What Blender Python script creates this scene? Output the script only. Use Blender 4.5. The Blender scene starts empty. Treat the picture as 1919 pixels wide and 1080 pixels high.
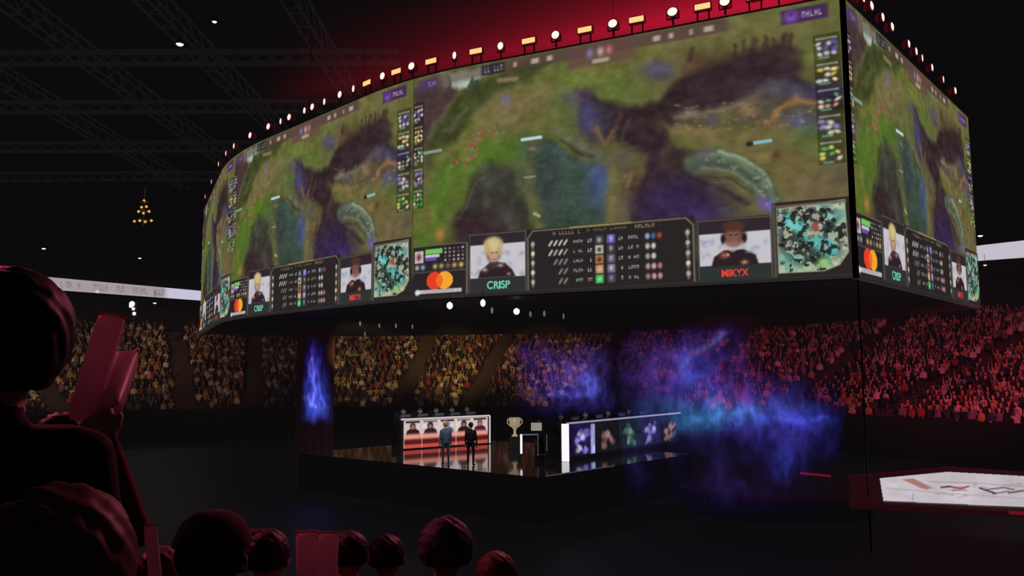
import bpy, bmesh, math, random
import numpy as np
from mathutils import Vector, Matrix, noise

random.seed(7)
RNG = np.random.RandomState(11)
SC = bpy.context.scene
COL = SC.collection
PI = math.pi
ZC = 5.5                                  # the photographer's eye above the arena floor
F, PITCH, ROLL = 1500.0, math.radians(6.0), math.radians(-0.25)

# ------------------------------------------------------------------ camera
cp, sp = math.cos(PITCH), math.sin(PITCH)
RIGHT, FWD, UP = Vector((1, 0, 0)), Vector((0, cp, sp)), Vector((0, -sp, cp))
CX = RIGHT * math.cos(ROLL) + UP * math.sin(ROLL)
CY = -RIGHT * math.sin(ROLL) + UP * math.cos(ROLL)
cam_d = bpy.data.cameras.new('camera')
cam = bpy.data.objects.new('camera', cam_d)
COL.objects.link(cam)
m = Matrix((CX, CY, -FWD)).transposed().to_4x4()
m.translation = (0, 0, ZC)
cam.matrix_world = m
cam_d.sensor_width = 36
cam_d.lens = 36 * F / 1919
cam_d.clip_end = 400
cam_d.clip_start = 0.05
SC.camera = cam


def ray(x, y):
    return FWD + CX * ((x - 959.5) / F) + CY * ((540 - y) / F)


def on_z(x, y, z):
    """where the sight line through a picture point meets the height z"""
    r = ray(x, y)
    t = (z - ZC) / r.z
    return Vector((r.x * t, r.y * t, z))


def at_d(x, y, d):
    r = ray(x, y)
    t = d / r.y
    return Vector((r.x * t, d, ZC + r.z * t))


def to_px(P):
    v = Vector(P) - Vector((0, 0, ZC))
    d = v.dot(FWD)
    if d <= 0.05:
        return None
    return 959.5 + F * v.dot(CX) / d, 540 - F * v.dot(CY) / d, d


SC.view_settings.view_transform = 'Standard'
SC.view_settings.look = 'None'
SC.cycles.use_denoising = True
SC.cycles.max_bounces = 5
SC.cycles.transparent_max_bounces = 16
SC.cycles.volume_step_rate = 2.0
SC.cycles.sample_clamp_indirect = 2.0


# ------------------------------------------------------------------ helpers
def lin(c):
    c = np.asarray(c, dtype=np.float64) / 255.0
    return np.where(c <= 0.04045, c / 12.92, ((c + 0.055) / 1.055) ** 2.4)


def L(r, g, b):
    v = lin((r, g, b))
    return (float(v[0]), float(v[1]), float(v[2]), 1.0)


def new_mat(name):
    mt = bpy.data.materials.new(name)
    mt.use_nodes = True
    nt = mt.node_tree
    nt.nodes.clear()
    out = nt.nodes.new('ShaderNodeOutputMaterial')
    return mt, nt, out


def pbr(name, col, rough=0.6, metal=0.0, emit=None, es=1.0, noise=0.0, nscale=8.0, translucent=0.0, spec=0.3):
    mt, nt, out = new_mat(name)
    b = nt.nodes.new('ShaderNodeBsdfPrincipled')
    b.inputs['Base Color'].default_value = col
    b.inputs['Roughness'].default_value = rough
    b.inputs['Metallic'].default_value = metal
    b.inputs['Specular IOR Level'].default_value = spec
    if emit:
        b.inputs['Emission Color'].default_value = emit
        b.inputs['Emission Strength'].default_value = es
    if noise:
        tc = nt.nodes.new('ShaderNodeTexCoord')
        nz = nt.nodes.new('ShaderNodeTexNoise')
        nz.inputs['Scale'].default_value = nscale
        nz.inputs['Detail'].default_value = 3
        mx = nt.nodes.new('ShaderNodeMix')
        mx.data_type = 'RGBA'
        mx.inputs[6].default_value = tuple(c * (1 - noise) for c in col[:3]) + (1,)
        mx.inputs[7].default_value = tuple(min(1, c * (1 + noise)) for c in col[:3]) + (1,)
        nt.links.new(tc.outputs['Object'], nz.inputs['Vector'])
        nt.links.new(nz.outputs['Fac'], mx.inputs[0])
        nt.links.new(mx.outputs[2], b.inputs['Base Color'])
    last = b.outputs[0]
    if translucent:
        t = nt.nodes.new('ShaderNodeBsdfTranslucent')
        t.inputs[0].default_value = col
        ms = nt.nodes.new('ShaderNodeMixShader')
        ms.inputs[0].default_value = translucent
        nt.links.new(last, ms.inputs[1])
        nt.links.new(t.outputs[0], ms.inputs[2])
        last = ms.outputs[0]
    nt.links.new(last, out.inputs['Surface'])
    return mt


def emission(name, col, s=1.0, sample=True):
    mt, nt, out = new_mat(name)
    e = nt.nodes.new('ShaderNodeEmission')
    e.inputs[0].default_value = col
    e.inputs[1].default_value = s
    nt.links.new(e.outputs[0], out.inputs['Surface'])
    if not sample:
        mt.cycles.emission_sampling = 'NONE'
    return mt


def led_mat(name, strength=1.0, additive=False):
    """a lit display: every spot glows in the colour stored on the surface"""
    mt, nt, out = new_mat(name)
    a = nt.nodes.new('ShaderNodeVertexColor')
    a.layer_name = 'Col'
    e = nt.nodes.new('ShaderNodeEmission')
    e.inputs[1].default_value = strength
    nt.links.new(a.outputs['Color'], e.inputs[0])
    if additive:
        t = nt.nodes.new('ShaderNodeBsdfTransparent')
        ad = nt.nodes.new('ShaderNodeAddShader')
        nt.links.new(e.outputs[0], ad.inputs[0])
        nt.links.new(t.outputs[0], ad.inputs[1])
        nt.links.new(ad.outputs[0], out.inputs['Surface'])
    else:
        nt.links.new(e.outputs[0], out.inputs['Surface'])
    mt.cycles.emission_sampling = 'NONE'
    return mt


M_LED = led_mat('led_display', 1.0)
M_HOLO = led_mat('projected_light', 1.0, additive=True)
LIFT_GLOW = L(11, 9.5, 11)  # faint glow put into dark surfaces to lift their blacks
M_BLACK = pbr('black_painted_metal', L(26, 24, 26), 0.6, emit=L(9, 8, 9))  # emission here and in the dark materials below lifts the black
M_STEEL = pbr('grey_truss_steel', L(60, 58, 60), 0.6, 0.2, emit=L(19, 18, 19))  # own glow added so that the unlit trusses show
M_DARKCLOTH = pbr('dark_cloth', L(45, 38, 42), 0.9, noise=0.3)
M_FLOOR = pbr('arena_floor_black', L(20, 19, 22), 0.45, noise=0.2, nscale=1.5, emit=LIFT_GLOW)
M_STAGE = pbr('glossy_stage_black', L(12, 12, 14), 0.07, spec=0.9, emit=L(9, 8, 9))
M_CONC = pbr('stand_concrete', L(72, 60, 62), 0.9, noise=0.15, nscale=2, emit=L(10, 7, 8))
M_WALL = pbr('arena_wall_dark', L(26, 22, 24), 0.9, noise=0.2, nscale=0.5, emit=LIFT_GLOW)
M_CEIL = pbr('roof_deck_dark', L(22, 22, 24), 0.95, noise=0.2, nscale=0.4, emit=LIFT_GLOW)
M_WHITEGLOW = emission('white_light_panel', L(255, 250, 255), 1.0, False)
M_SKIN = pbr('skin', L(205, 160, 135), 0.55)
M_LAMPBODY = pbr('lamp_housing', L(60, 30, 34), 0.5, 0.3, emit=L(58, 8, 14))  # red glow around the lamps put into the housing as emission
M_LAMPGLOW = emission('lamp_lens_warm', (1.0, 0.74, 0.66, 1), 1.3, False)
M_BARGLOW = emission('lamp_bar_amber', (1.0, 0.55, 0.20, 1), 1.25, False)
M_WHITELAMP = emission('lamp_lens_white', (0.95, 0.97, 1.0, 1), 2.0, False)
M_REDSTRIP = emission('red_led_strip', L(104, 16, 30), 1.0, False)
M_REDDIM = emission('dim_red_led_strip', L(62, 8, 18), 1.0, False)


def link(name, me, mt=None, parent=None):
    o = bpy.data.objects.new(name, me)
    COL.objects.link(o)
    if mt is not None and me is not None:
        if isinstance(mt, (list, tuple)):
            for x in mt:
                me.materials.append(x)
        else:
            me.materials.append(mt)
    if parent is not None:
        o.parent = parent
    return o


def bm_obj(name, bm, mt=None, parent=None, smooth=False):
    me = bpy.data.meshes.new(name)
    bm.normal_update()
    bm.to_mesh(me)
    bm.free()
    if smooth:
        for p in me.polygons:
            p.use_smooth = True
    return link(name, me, mt, parent)


def tag(o, label=None, cat=None, group=None, kind=None):
    if label:
        o['label'] = label
    if cat:
        o['category'] = cat
    if group:
        o['group'] = group
    if kind:
        o['kind'] = kind
    return o


def empty(name, loc, rz=0.0):
    o = bpy.data.objects.new(name, None)
    o.empty_display_size = 0.2
    COL.objects.link(o)
    o.location = loc
    o.rotation_euler = (0, 0, rz)
    return o


def copy_tree(o, parent=None):
    c = o.copy()
    COL.objects.link(c)
    c.parent = parent
    for ch in list(o.children):
        copy_tree(ch, c)
    return c


def box(bm, c, s, rz=0.0, bev=0.0, R=None):
    r = bmesh.ops.create_cube(bm, size=1.0)
    vs = r['verts']
    M = Matrix.Translation(c) @ (R if R is not None else Matrix.Rotation(rz, 4, 'Z')) @ Matrix.Diagonal((s[0], s[1], s[2], 1))
    bmesh.ops.transform(bm, matrix=M, verts=vs)
    if bev:
        es = list({e for v in vs for e in v.link_edges})
        bmesh.ops.bevel(bm, geom=es, offset=bev, segments=2, affect='EDGES')


def tube(bm, a, b, r, n=8, r2=None):
    a, b = Vector(a), Vector(b)
    d = b - a
    q = d.to_track_quat('Z', 'Y').to_matrix().to_4x4()
    res = bmesh.ops.create_cone(bm, cap_ends=True, segments=n, radius1=r, radius2=r if r2 is None else r2, depth=d.length)
    bmesh.ops.transform(bm, matrix=Matrix.Translation((a + b) / 2) @ q, verts=res['verts'])


def lathe(bm, prof, n=20, M=None):
    rings = []
    for (r, z) in prof:
        if r < 1e-5:
            rings.append([bm.verts.new((0, 0, z))])
        else:
            rings.append([bm.verts.new((r * math.cos(2 * PI * i / n), r * math.sin(2 * PI * i / n), z)) for i in range(n)])
    for a, b in zip(rings[:-1], rings[1:]):
        for i in range(n):
            j = (i + 1) % n
            if len(a) == 1 and len(b) > 1:
                bm.faces.new((a[0], b[j], b[i]))
            elif len(b) == 1 and len(a) > 1:
                bm.faces.new((a[i], a[j], b[0]))
            elif len(a) > 1:
                bm.faces.new((a[i], a[j], b[j], b[i]))
    if M is not None:
        bmesh.ops.transform(bm, matrix=M, verts=[v for r in rings for v in r])


def prism(bm, pts, z0, z1):
    lo = [bm.verts.new((p[0], p[1], z0)) for p in pts]
    hi = [bm.verts.new((p[0], p[1], z1)) for p in pts]
    n = len(pts)
    bm.faces.new(hi)
    bm.faces.new(lo[::-1])
    for i in range(n):
        j = (i + 1) % n
        bm.faces.new((lo[i], lo[j], hi[j], hi[i]))
    bmesh.ops.recalc_face_normals(bm, faces=bm.faces)


def grid_mesh(name, co, rgb, keep=None):
    """co (ny,nx,3), rgb (ny,nx,3) linear -> mesh with stored colours"""
    ny, nx = co.shape[:2]
    idx = np.arange(ny * nx).reshape(ny, nx)
    q = np.stack([idx[:-1, :-1], idx[:-1, 1:], idx[1:, 1:], idx[1:, :-1]], -1).reshape(-1, 4)
    co = co.reshape(-1, 3)
    rgb = rgb.reshape(-1, 3)
    if keep is not None:
        q = q[keep[:-1, :-1].reshape(-1)]
        used = np.unique(q)
        remap = np.full(ny * nx, -1)
        remap[used] = np.arange(len(used))
        q = remap[q]
        co, rgb = co[used], rgb[used]
    me = bpy.data.meshes.new(name)
    me.vertices.add(len(co))
    me.vertices.foreach_set('co', co.astype(np.float32).ravel())
    me.loops.add(q.size)
    me.loops.foreach_set('vertex_index', q.astype(np.int32).ravel())
    me.polygons.add(len(q))
    me.polygons.foreach_set('loop_start', np.arange(0, q.size, 4, dtype=np.int32))
    me.polygons.foreach_set('loop_total', np.full(len(q), 4, dtype=np.int32))
    me.update(calc_edges=True)
    a = me.color_attributes.new('Col', 'FLOAT_COLOR', 'POINT')
    rgba = np.ones((len(co), 4), dtype=np.float32)
    rgba[:, :3] = rgb
    a.data.foreach_set('color', rgba.ravel())
    return me


# ------------------------------------------------------------------ painting of display pictures
def vnoise(ny, nx, gy, gx, rng):
    g = rng.rand(gy + 3, gx + 3)
    y = np.linspace(0, gy, ny)
    x = np.linspace(0, gx, nx)
    yi, xi = y.astype(int), x.astype(int)
    fy, fx = (y - yi)[:, None], (x - xi)[None, :]
    fy, fx = fy * fy * (3 - 2 * fy), fx * fx * (3 - 2 * fx)
    a = g[yi][:, xi]
    b = g[yi][:, xi + 1]
    c = g[yi + 1][:, xi]
    d = g[yi + 1][:, xi + 1]
    return (a * (1 - fx) + b * fx) * (1 - fy) + (c * (1 - fx) + d * fx) * fy


def fbm(ny, nx, g, rng, octv=4, asp=1.8):
    t = np.zeros((ny, nx))
    w = 0.5
    for i in range(octv):
        t += w * vnoise(ny, nx, max(1, int(g)), max(1, int(g * asp)), rng)
        g *= 2
        w *= 0.5
    return t / (1 - 0.5 ** octv)


class Canvas:
    def __init__(s, X, Y, base):
        s.X, s.Y = X, Y
        s.img = np.zeros(X.shape + (3,))
        s.img[:] = base

    def mix(s, m, col):
        s.img += (np.asarray(col, float) - s.img) * m[..., None]

    def blob(s, cx, cy, rx, ry, col, a=1.0, rot=0.0, p=1.0):
        c, n = math.cos(rot), math.sin(rot)
        dx, dy = s.X - cx, s.Y - cy
        u, v = (dx * c + dy * n) / rx, (-dx * n + dy * c) / ry
        s.mix(a * np.exp(-(u * u + v * v) ** p), col)

    def sd(s, pts):
        d = np.full(s.X.shape, 1e18)
        ins = np.zeros(s.X.shape, bool)
        n = len(pts)
        for i in range(n):
            (ax, ay), (bx, by) = pts[i], pts[(i + 1) % n]
            ex, ey = bx - ax, by - ay
            wx, wy = s.X - ax, s.Y - ay
            t = np.clip((wx * ex + wy * ey) / (ex * ex + ey * ey + 1e-12), 0, 1)
            d = np.minimum(d, (wx - ex * t) ** 2 + (wy - ey * t) ** 2)
            c1 = (ay > s.Y) != (by > s.Y)
            if by != ay:
                ins ^= c1 & (s.X < ex * (s.Y - ay) / (by - ay) + ax)
        d = np.sqrt(d)
        return np.where(ins, -d, d)

    def poly(s, pts, col, a=1.0, soft=4.0):
        s.mix(a * np.clip(0.5 - s.sd(pts) / (2 * soft), 0, 1), col)

    def line(s, pts, w, col, a=1.0, soft=1.5):
        d = np.full(s.X.shape, 1e18)
        for (ax, ay), (bx, by) in zip(pts[:-1], pts[1:]):
            ex, ey = bx - ax, by - ay
            wx, wy = s.X - ax, s.Y - ay
            t = np.clip((wx * ex + wy * ey) / (ex * ex + ey * ey + 1e-12), 0, 1)
            d = np.minimum(d, (wx - ex * t) ** 2 + (wy - ey * t) ** 2)
        s.mix(a * np.clip(0.5 + (w / 2 - np.sqrt(d)) / (2 * soft), 0, 1), col)

    def rect(s, x0, y0, x1, y1, col, a=1.0, soft=0.004):
        mx = np.clip(0.5 + np.minimum(s.X - x0, x1 - s.X) / (2 * soft), 0, 1)
        my = np.clip(0.5 + np.minimum(s.Y - y0, y1 - s.Y) / (2 * soft), 0, 1)
        s.mix(a * mx * my, col)

    def glyphs(s, x0, y0, x1, y1, n, col, rng, a=1.0):
        """a line of small marks, too small to read"""
        w = (x1 - x0) / n
        for i in range(n):
            k = rng.randint(4)
            gx = x0 + w * i
            if k == 3:
                continue
            s.rect(gx + w * .1, y0, gx + w * .32, y1, col, a, soft=w * .12)
            if k > 0:
                s.rect(gx + w * .6, y0, gx + w * .8, y1, col, a * .8, soft=w * .12)
            yy = (y0, (y0 + y1) / 2 - (y1 - y0) * .1, y1 - (y1 - y0) * .25)[k % 3]
            s.rect(gx + w * .1, yy, gx + w * .8, yy + (y1 - y0) * .25, col, a * .9, soft=w * .1)

    def text(s, txt, x0, y0, x1, y1, col, a=1.0):
        cu = bpy.data.curves.new('t', 'FONT')
        cu.body = txt
        cu.offset = 0.018
        ob = bpy.data.objects.new('t', cu)
        COL.objects.link(ob)
        dg = bpy.context.evaluated_depsgraph_get()
        me = bpy.data.meshes.new_from_object(ob.evaluated_get(dg))
        me.calc_loop_triangles()
        v = np.array([(q.co.x, q.co.y) for q in me.vertices])
        tri = [tuple(t.vertices) for t in me.loop_triangles]
        bpy.data.objects.remove(ob)
        bpy.data.curves.remove(cu)
        bpy.data.meshes.remove(me)
        mn, mx = v.min(0), v.max(0)
        v = (v - mn) / (mx - mn) * [x1 - x0, y1 - y0] + [x0, y0]
        m = np.zeros(s.X.shape, bool)
        for t in tri:
            A, B, C = v[t[0]], v[t[1]], v[t[2]]
            d1 = (s.X - B[0]) * (A[1] - B[1]) - (A[0] - B[0]) * (s.Y - B[1])
            d2 = (s.X - C[0]) * (B[1] - C[1]) - (B[0] - C[0]) * (s.Y - C[1])
            d3 = (s.X - A[0]) * (C[1] - A[1]) - (C[0] - A[0]) * (s.Y - A[1])
            m |= ~(((d1 < 0) | (d2 < 0) | (d3 < 0)) & ((d1 > 0) | (d2 > 0) | (d3 > 0)))
        s.mix(a * m.astype(float), col)


def unit_canvas(nx, ny, base, asp=1.0):
    x = np.linspace(0, asp, nx)
    y = np.linspace(0, 1, ny)
    X, Y = np.meshgrid(x, y)
    return Canvas(X, Y, base)


def homography(src, dst):
    A, b = [], []
    for (u, v), (x, y) in zip(src, dst):
        A.append([u, v, 1, 0, 0, 0, -x * u, -x * v]); b.append(x)
        A.append([0, 0, 0, u, v, 1, -y * u, -y * v]); b.append(y)
    h = np.linalg.solve(np.array(A, float), np.array(b, float))
    return np.append(h, 1).reshape(3, 3)


def happly(Hm, U, V):
    d = Hm[2, 0] * U + Hm[2, 1] * V + Hm[2, 2]
    return (Hm[0, 0] * U + Hm[0, 1] * V + Hm[0, 2]) / d, (Hm[1, 0] * U + Hm[1, 1] * V + Hm[1, 2]) / d


CORN = [(0, 1), (1, 1), (1, 0), (0, 0)]
HF = homography(CORN, [(775, 150), (1580, -8), (1603, 517), (772, 557)])
HFI = np.linalg.inv(HF)


def uv(x, y):
    a, b = happly(HFI, float(x), float(y))
    return a, b


NX, NY = 620, 346
uu, vv = np.meshgrid(np.linspace(0, 1, NX), np.linspace(0, 1, NY))
PXX, PYY = happly(HF, uu, vv)
# ~ domain warp, so that painted patches get broken edges
W1 = (fbm(NY, NX, 9, RNG, 4) - .5)
W2 = (fbm(NY, NX, 9, RNG, 4) - .5)
T = Canvas(PXX + W1 * 26, PYY + W2 * 26, (98, 98, 62))


def paint_terrain(T):
    green, dirt, dark = (100, 116, 54), (124, 110, 78), (60, 47, 60)
    # broad olive ground
    T.poly([(770, 150), (1600, -20), (1600, 130), (1480, 120), (1300, 190), (1150, 190), (1040, 250), (860, 330), (770, 480)], (104, 108, 62), 1, 18)
    T.blob(935, 215, 70, 38, dirt, .8, -.4)
    T.blob(1010, 185, 55, 22, (122, 104, 74), .7, -.3)
    T.blob(880, 255, 60, 22, (112, 112, 62), .8, -.7)
    T.blob(980, 150, 60, 18, (98, 104, 58), .8, -.25)
    T.blob(1085, 150, 60, 22, (104, 122, 54), .9, -.1)
    T.blob(1070, 195, 30, 24, (94, 116, 56), .8)
    T.blob(1165, 175, 42, 26, (96, 118, 60), .95, .2)
    T.blob(1120, 135, 30, 14, (126, 108, 72), .6)
    T.blob(1330, 70, 150, 22, (122, 114, 76), .8, -.19)
    T.blob(1240, 112, 60, 18, (112, 118, 62), .8, -.2)
    T.blob(1500, 60, 60, 26, (118, 112, 74), .7, -.19)
    T.blob(1530, 90, 40, 16, (92, 104, 56), .8)
    # dark stone and hedges upper left
    T.poly([(770, 175), (800, 165), (846, 150), (862, 172), (850, 205), (800, 290), (770, 330)], (80, 62, 70), 1, 8)
    T.poly([(850, 188), (905, 152), (985, 122), (1030, 118), (1010, 138), (935, 175), (870, 250), (820, 300), (795, 330), (800, 270)], (70, 78, 50), .95, 7)
    T.line([(860, 178), (835, 215), (806, 265)], 7, (112, 100, 86), .6, 5)
    T.line([(880, 205), (840, 250)], 5, (104, 106, 84), .5, 4)
    T.poly([(845, 147), (926, 122), (930, 132), (893, 152), (886, 166), (864, 170), (848, 166)], (158, 178, 172), 1, 3)
    T.blob(836, 154, 9, 10, (160, 168, 150), .7)
    T.poly([(884, 168), (890, 140), (897, 150), (902, 146), (908, 160)], (62, 78, 66), .9, 2)
    # lower left greens
    T.poly([(770, 480), (800, 380), (830, 320), (905, 270), (1000, 262), (985, 300), (930, 300), (890, 350), (850, 440), (800, 470)], (94, 118, 52), 1, 10)
    T.blob(905, 292, 48, 22, (88, 128, 44), .9, -.3)
    T.blob(945, 300, 30, 30, (80, 112, 48), .6)
    T.blob(812, 385, 22, 62, (82, 128, 44), .9, .25)
    T.blob(790, 330, 26, 40, (104, 98, 74), .7)
    T.blob(800, 410, 12, 26, (128, 96, 62), .6)
    # cave mass
    T.poly([(845, 470), (868, 400), (892, 335), (925, 306), (962, 320), (985, 372), (1004, 450), (1000, 480)], (62, 62, 62), 1, 8)
    T.blob(900, 432, 45, 40, (66, 46, 62), .95)
    T.blob(925, 330, 26, 16, (74, 84, 76), .7)
    T.blob(960, 420, 12, 40, (92, 88, 90), .55, -.2)
    T.blob(918, 372, 8, 30, (88, 90, 86), .5)
    T.blob(985, 340, 16, 40, (74, 92, 84), .7, -.3)
    T.line([(870, 415), (895, 350), (915, 330)], 3, (100, 108, 84), .5, 2.5)
    T.blob(1000, 400, 10, 40, (92, 102, 56), .7)
    # teal pool
    T.poly([(995, 282), (1030, 268), (1085, 292), (1135, 322), (1140, 380), (1132, 436), (1020, 446), (1012, 380)], (62, 80, 78), 1, 7)
    T.blob(1050, 296, 42, 18, (64, 92, 92), .8, .4)
    T.blob(1124, 345, 22, 40, (70, 88, 148), .9, -.1)
    T.blob(1030, 345, 15, 45, (62, 66, 84), .7)
    T.blob(1080, 420, 50, 26, (60, 78, 70), .8)
    T.blob(990, 285, 22, 22, (60, 82, 78), .7)
    T.line([(1040, 248), (1075, 258), (1120, 292)], 9, (96, 104, 112), .7, 5)
    T.line([(1055, 262), (1110, 290)], 6, (58, 54, 52), .7, 4)
    # bank right of the pool
    T.poly([(1140, 330), (1190, 275), (1215, 290), (1200, 360), (1185, 430), (1150, 440)], (104, 98, 66), .95, 8)
    T.blob(1165, 300, 22, 22, (92, 92, 92), .7)
    T.blob(1185, 350, 14, 30, (88, 60, 56), .8)
    T.blob(1150, 395, 9, 46, (128, 122, 80), .7)
    T.blob(1175, 420, 12, 30, (138, 126, 110), .5)
    T.line([(1168, 330), (1180, 320), (1172, 350)], 3, (150, 116, 92), .6, 3)
    # great dark shadow
    T.poly([(1085, 172), (1120, 178), (1180, 206), (1235, 196), (1262, 165), (1330, 120), (1400, 105), (1470, 74), (1505, 96), (1495, 140), (1560, 168), (1590, 200), (1560, 212), (1460, 200), (1340, 236), (1262, 250), (1236, 290), (1262, 330), (1300, 320), (1330, 345), (1300, 430), (1180, 440), (1195, 360), (1215, 300), (1150, 262), (1105, 262), (1090, 225)], dark, 1, 8)
    T.blob(1270, 300, 45, 60, (62, 48, 64), .9)
    T.blob(1365, 150, 90, 42, (64, 48, 60), .9)
    T.blob(1110, 222, 24, 40, (72, 72, 128), .9, -.4)
    T.blob(1075, 190, 22, 14, (86, 72, 112), .7)
    T.blob(1235, 140, 26, 18, (84, 78, 134), .85)
    T.blob(1295, 120, 34, 14, (100, 56, 64), .5)
    T.blob(1270, 95, 12, 40, (118, 108, 78), .5)
    T.blob(1120, 245, 10, 14, (134, 100, 74), .6)
    T.line([(1122, 240), (1132, 268), (1148, 250)], 5, (150, 106, 66), .7, 4)
    T.line([(1165, 215), (1150, 255), (1140, 275)], 5, (112, 80, 64), .6, 4)
    T.line([(1180, 228), (1165, 268)], 4, (100, 82, 80), .5, 4)
    T.blob(1065, 225, 20, 30, (90, 104, 64), .8)
    T.line([(1043, 205), (1048, 250)], 5, (100, 116, 66), .7, 4)
    # violet basin
    T.blob(1280, 388, 95, 52, (56, 42, 82), 1, -.08, 1.6)
    T.blob(1245, 375, 50, 30, (66, 52, 104), .5)
    T.blob(1320, 405, 60, 16, (70, 50, 140), .5)
    # right hand ground
    T.poly([(1250, 246), (1310, 232), (1420, 250), (1590, 240), (1600, 380), (1480, 390), (1450, 330), (1390, 290), (1330, 290), (1270, 275)], (112, 104, 68), 1, 9)
    T.blob(1290, 250, 50, 12, (128, 110, 74), .8, .15)
    T.blob(1300, 270, 40, 10, (96, 104, 58), .7, .2)
    T.blob(1535, 268, 50, 26, (92, 112, 58), .85)
    T.blob(1530, 345, 44, 30, (116, 96, 80), .8)
    T.blob(1490, 320, 30, 20, (112, 102, 66), .7)
    T.blob(1575, 330, 18, 34, (84, 84, 74), .6)
    T.blob(1470, 372, 18, 16, (96, 112, 74), .6)
    # ridge of ruins
    T.poly([(1262, 222), (1330, 200), (1400, 178), (1440, 150), (1490, 160), (1545, 188), (1545, 240), (1450, 242), (1340, 232), (1275, 238)], (92, 84, 74), .9, 7)
    T.blob(1480, 170, 70, 20, (74, 72, 104), .8, .1)
    T.blob(1560, 172, 34, 20, (66, 60, 124), .8)
    T.blob(1505, 228, 36, 16, (80, 80, 136), .8)
    T.blob(1535, 242, 34, 12, (76, 108, 80), .7)
    T.line([(1270, 226), (1345, 206), (1380, 190)], 6, (122, 114, 92), .7, 4)
    T.line([(1445, 236), (1470, 206), (1500, 186), (1545, 190)], 9, (158, 108, 66), .9, 5)
    T.blob(1405, 205, 22, 20, (150, 118, 84), .7)
    T.blob(1360, 220, 30, 14, (112, 112, 72), .7)
    T.blob(1292, 218, 18, 10, (132, 124, 124), .6)
    T.blob(1332, 225, 12, 9, (96, 84, 130), .7)
    T.blob(1450, 236, 24, 9, (132, 92, 62), .7)
    T.blob(1520, 105, 34, 14, (112, 116, 66), .8)
    T.blob(1540, 78, 24, 12, (98, 106, 60), .6)
    # dark crest
    for i, (x, y) in enumerate([(1290, 95), (1400, 88), (1418, 80), (1436, 72), (1452, 70), (1470, 64), (1480, 66), (1378, 96)]):
        T.line([(x, y + 24), (x + 4, y)], 8, (72, 54, 58), .8, 4)
    # stone arch
    T.line([(1306, 312), (1340, 300), (1380, 305), (1416, 328), (1440, 356), (1446, 384)], 42, (84, 98, 88), .9, 6)
    T.line([(1320, 296), (1350, 290), (1385, 296), (1424, 322), (1447, 352), (1452, 380)], 13, (104, 124, 104), .9, 4)
    T.line([(1345, 286), (1385, 290), (1425, 314), (1448, 344)], 6, (134, 164, 134), .8, 3)
    T.line([(1320, 318), (1370, 320), (1412, 342), (1432, 366)], 5, (120, 128, 116), .7, 3)
    T.line([(1325, 332), (1370, 336), (1410, 356)], 3, (64, 60, 74), .8, 2.5)
    T.line([(1330, 308), (1380, 312), (1420, 336)], 3, (66, 74, 70), .7, 2.5)
    T.line([(1335, 345), (1375, 346), (1405, 366)], 3, (104, 106, 104), .6, 2.5)
    T.line([(1300, 345), (1340, 352), (1400, 380)], 10, (60, 50, 70), .7, 4)
    for (x_, y_) in ((1352, 300), (1378, 306), (1402, 320), (1424, 342), (1362, 328), (1392, 336)):
        T.line([(x_, y_), (x_ - 5, y_ + 12)], 2.5, (70, 78, 74), .6, 2)
    T.blob(1322, 292, 10, 12, (92, 76, 120), .7)
    T.blob(1440, 384, 13, 15, (128, 100, 214), .95)
    T.blob(1428, 372, 10, 10, (96, 76, 170), .8)
    T.blob(1438, 296, 18, 9, (158, 140, 84), .75)
    T.blob(1455, 300, 10, 8, (92, 64, 54), .8)


paint_terrain(T)
# fine streaks, strokes and mottling
n1, n2 = fbm(NY, NX, 26, RNG, 4), fbm(NY, NX, 60, RNG, 3, .9)
T.img *= (0.86 + 0.28 * n1)[..., None]
lumi = T.img.mean(-1, keepdims=True)
T.img = lumi + .76 * (T.img - lumi)
T.img = (T.img - 95) * 1.1 + np.array([91, 89, 82])
T.img += ((n2 - .5) * 17)[..., None] * np.array([1, .95, .8])
T.X, T.Y = PXX, PYY
r2 = np.random.RandomState(3)
for k in range(46):                       # red blossoms along the path
    t = r2.rand()
    x = np.interp(t, [0, .35, .6, 1], [848, 885, 893, 930]) + r2.randn() * 6
    y = np.interp(t, [0, .35, .6, 1], [312, 300, 268, 250]) + r2.randn() * 6
    T.blob(x, y, 3.2, 3.2, [(172, 84, 66), (150, 100, 84), (110, 60, 52), (128, 124, 128)][r2.randint(4)], .8)
for k in range(70):                       # scattered leaves and pebbles
    x, y = 1000 + r2.rand() * 150, 255 + r2.rand() * 190
    T.blob(x, y, 2.0, 2.0, (120, 130, 106), .22)
for k in range(70):
    x, y = 1265 + r2.rand() * 270, 195 + r2.rand() * 50
    T.blob(x, y, 4, 2.4, [(150, 134, 104), (70, 60, 58), (120, 120, 84)][r2.randint(3)], .5)
for k in range(40):
    t = r2.rand()
    x, y = np.interp(t, [0, .5, 1], [1320, 1400, 1448]), np.interp(t, [0, .5, 1], [305, 312, 372])
    T.blob(x + r2.randn() * 9, y + r2.randn() * 8, 3.5, 2.5, [(150, 166, 140), (66, 70, 70)][r2.randint(2)], .5)
# floating health bars
for (x, y, c) in [(998, 262, (188, 214, 216)), (1428, 267, (132, 186, 200)), (812, 286, (130, 150, 140))]:
    T.line([(x - 17, y + 3), (x + 17, y - 2)], 6, c, .95, 1.2)
T.line([(1403, 272), (1408, 271)], 9, (40, 34, 40), .9, 1.5)
T.blob(1000, 282, 8, 4, (160, 106, 88), .8)
T.line([(985, 335), (1004, 333)], 3, (176, 176, 150), .7, 1.5)
T.line([(1004, 402), (1012, 406)], 6, (178, 176, 150), .8, 2)
T.line([(938, 155), (970, 152)], 8, (152, 124, 104), .8, 3)
T.blob(950, 190, 9, 13, (112, 104, 140), .8)
T.blob(828, 440, 9, 12, (196, 120, 62), .75)
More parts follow.
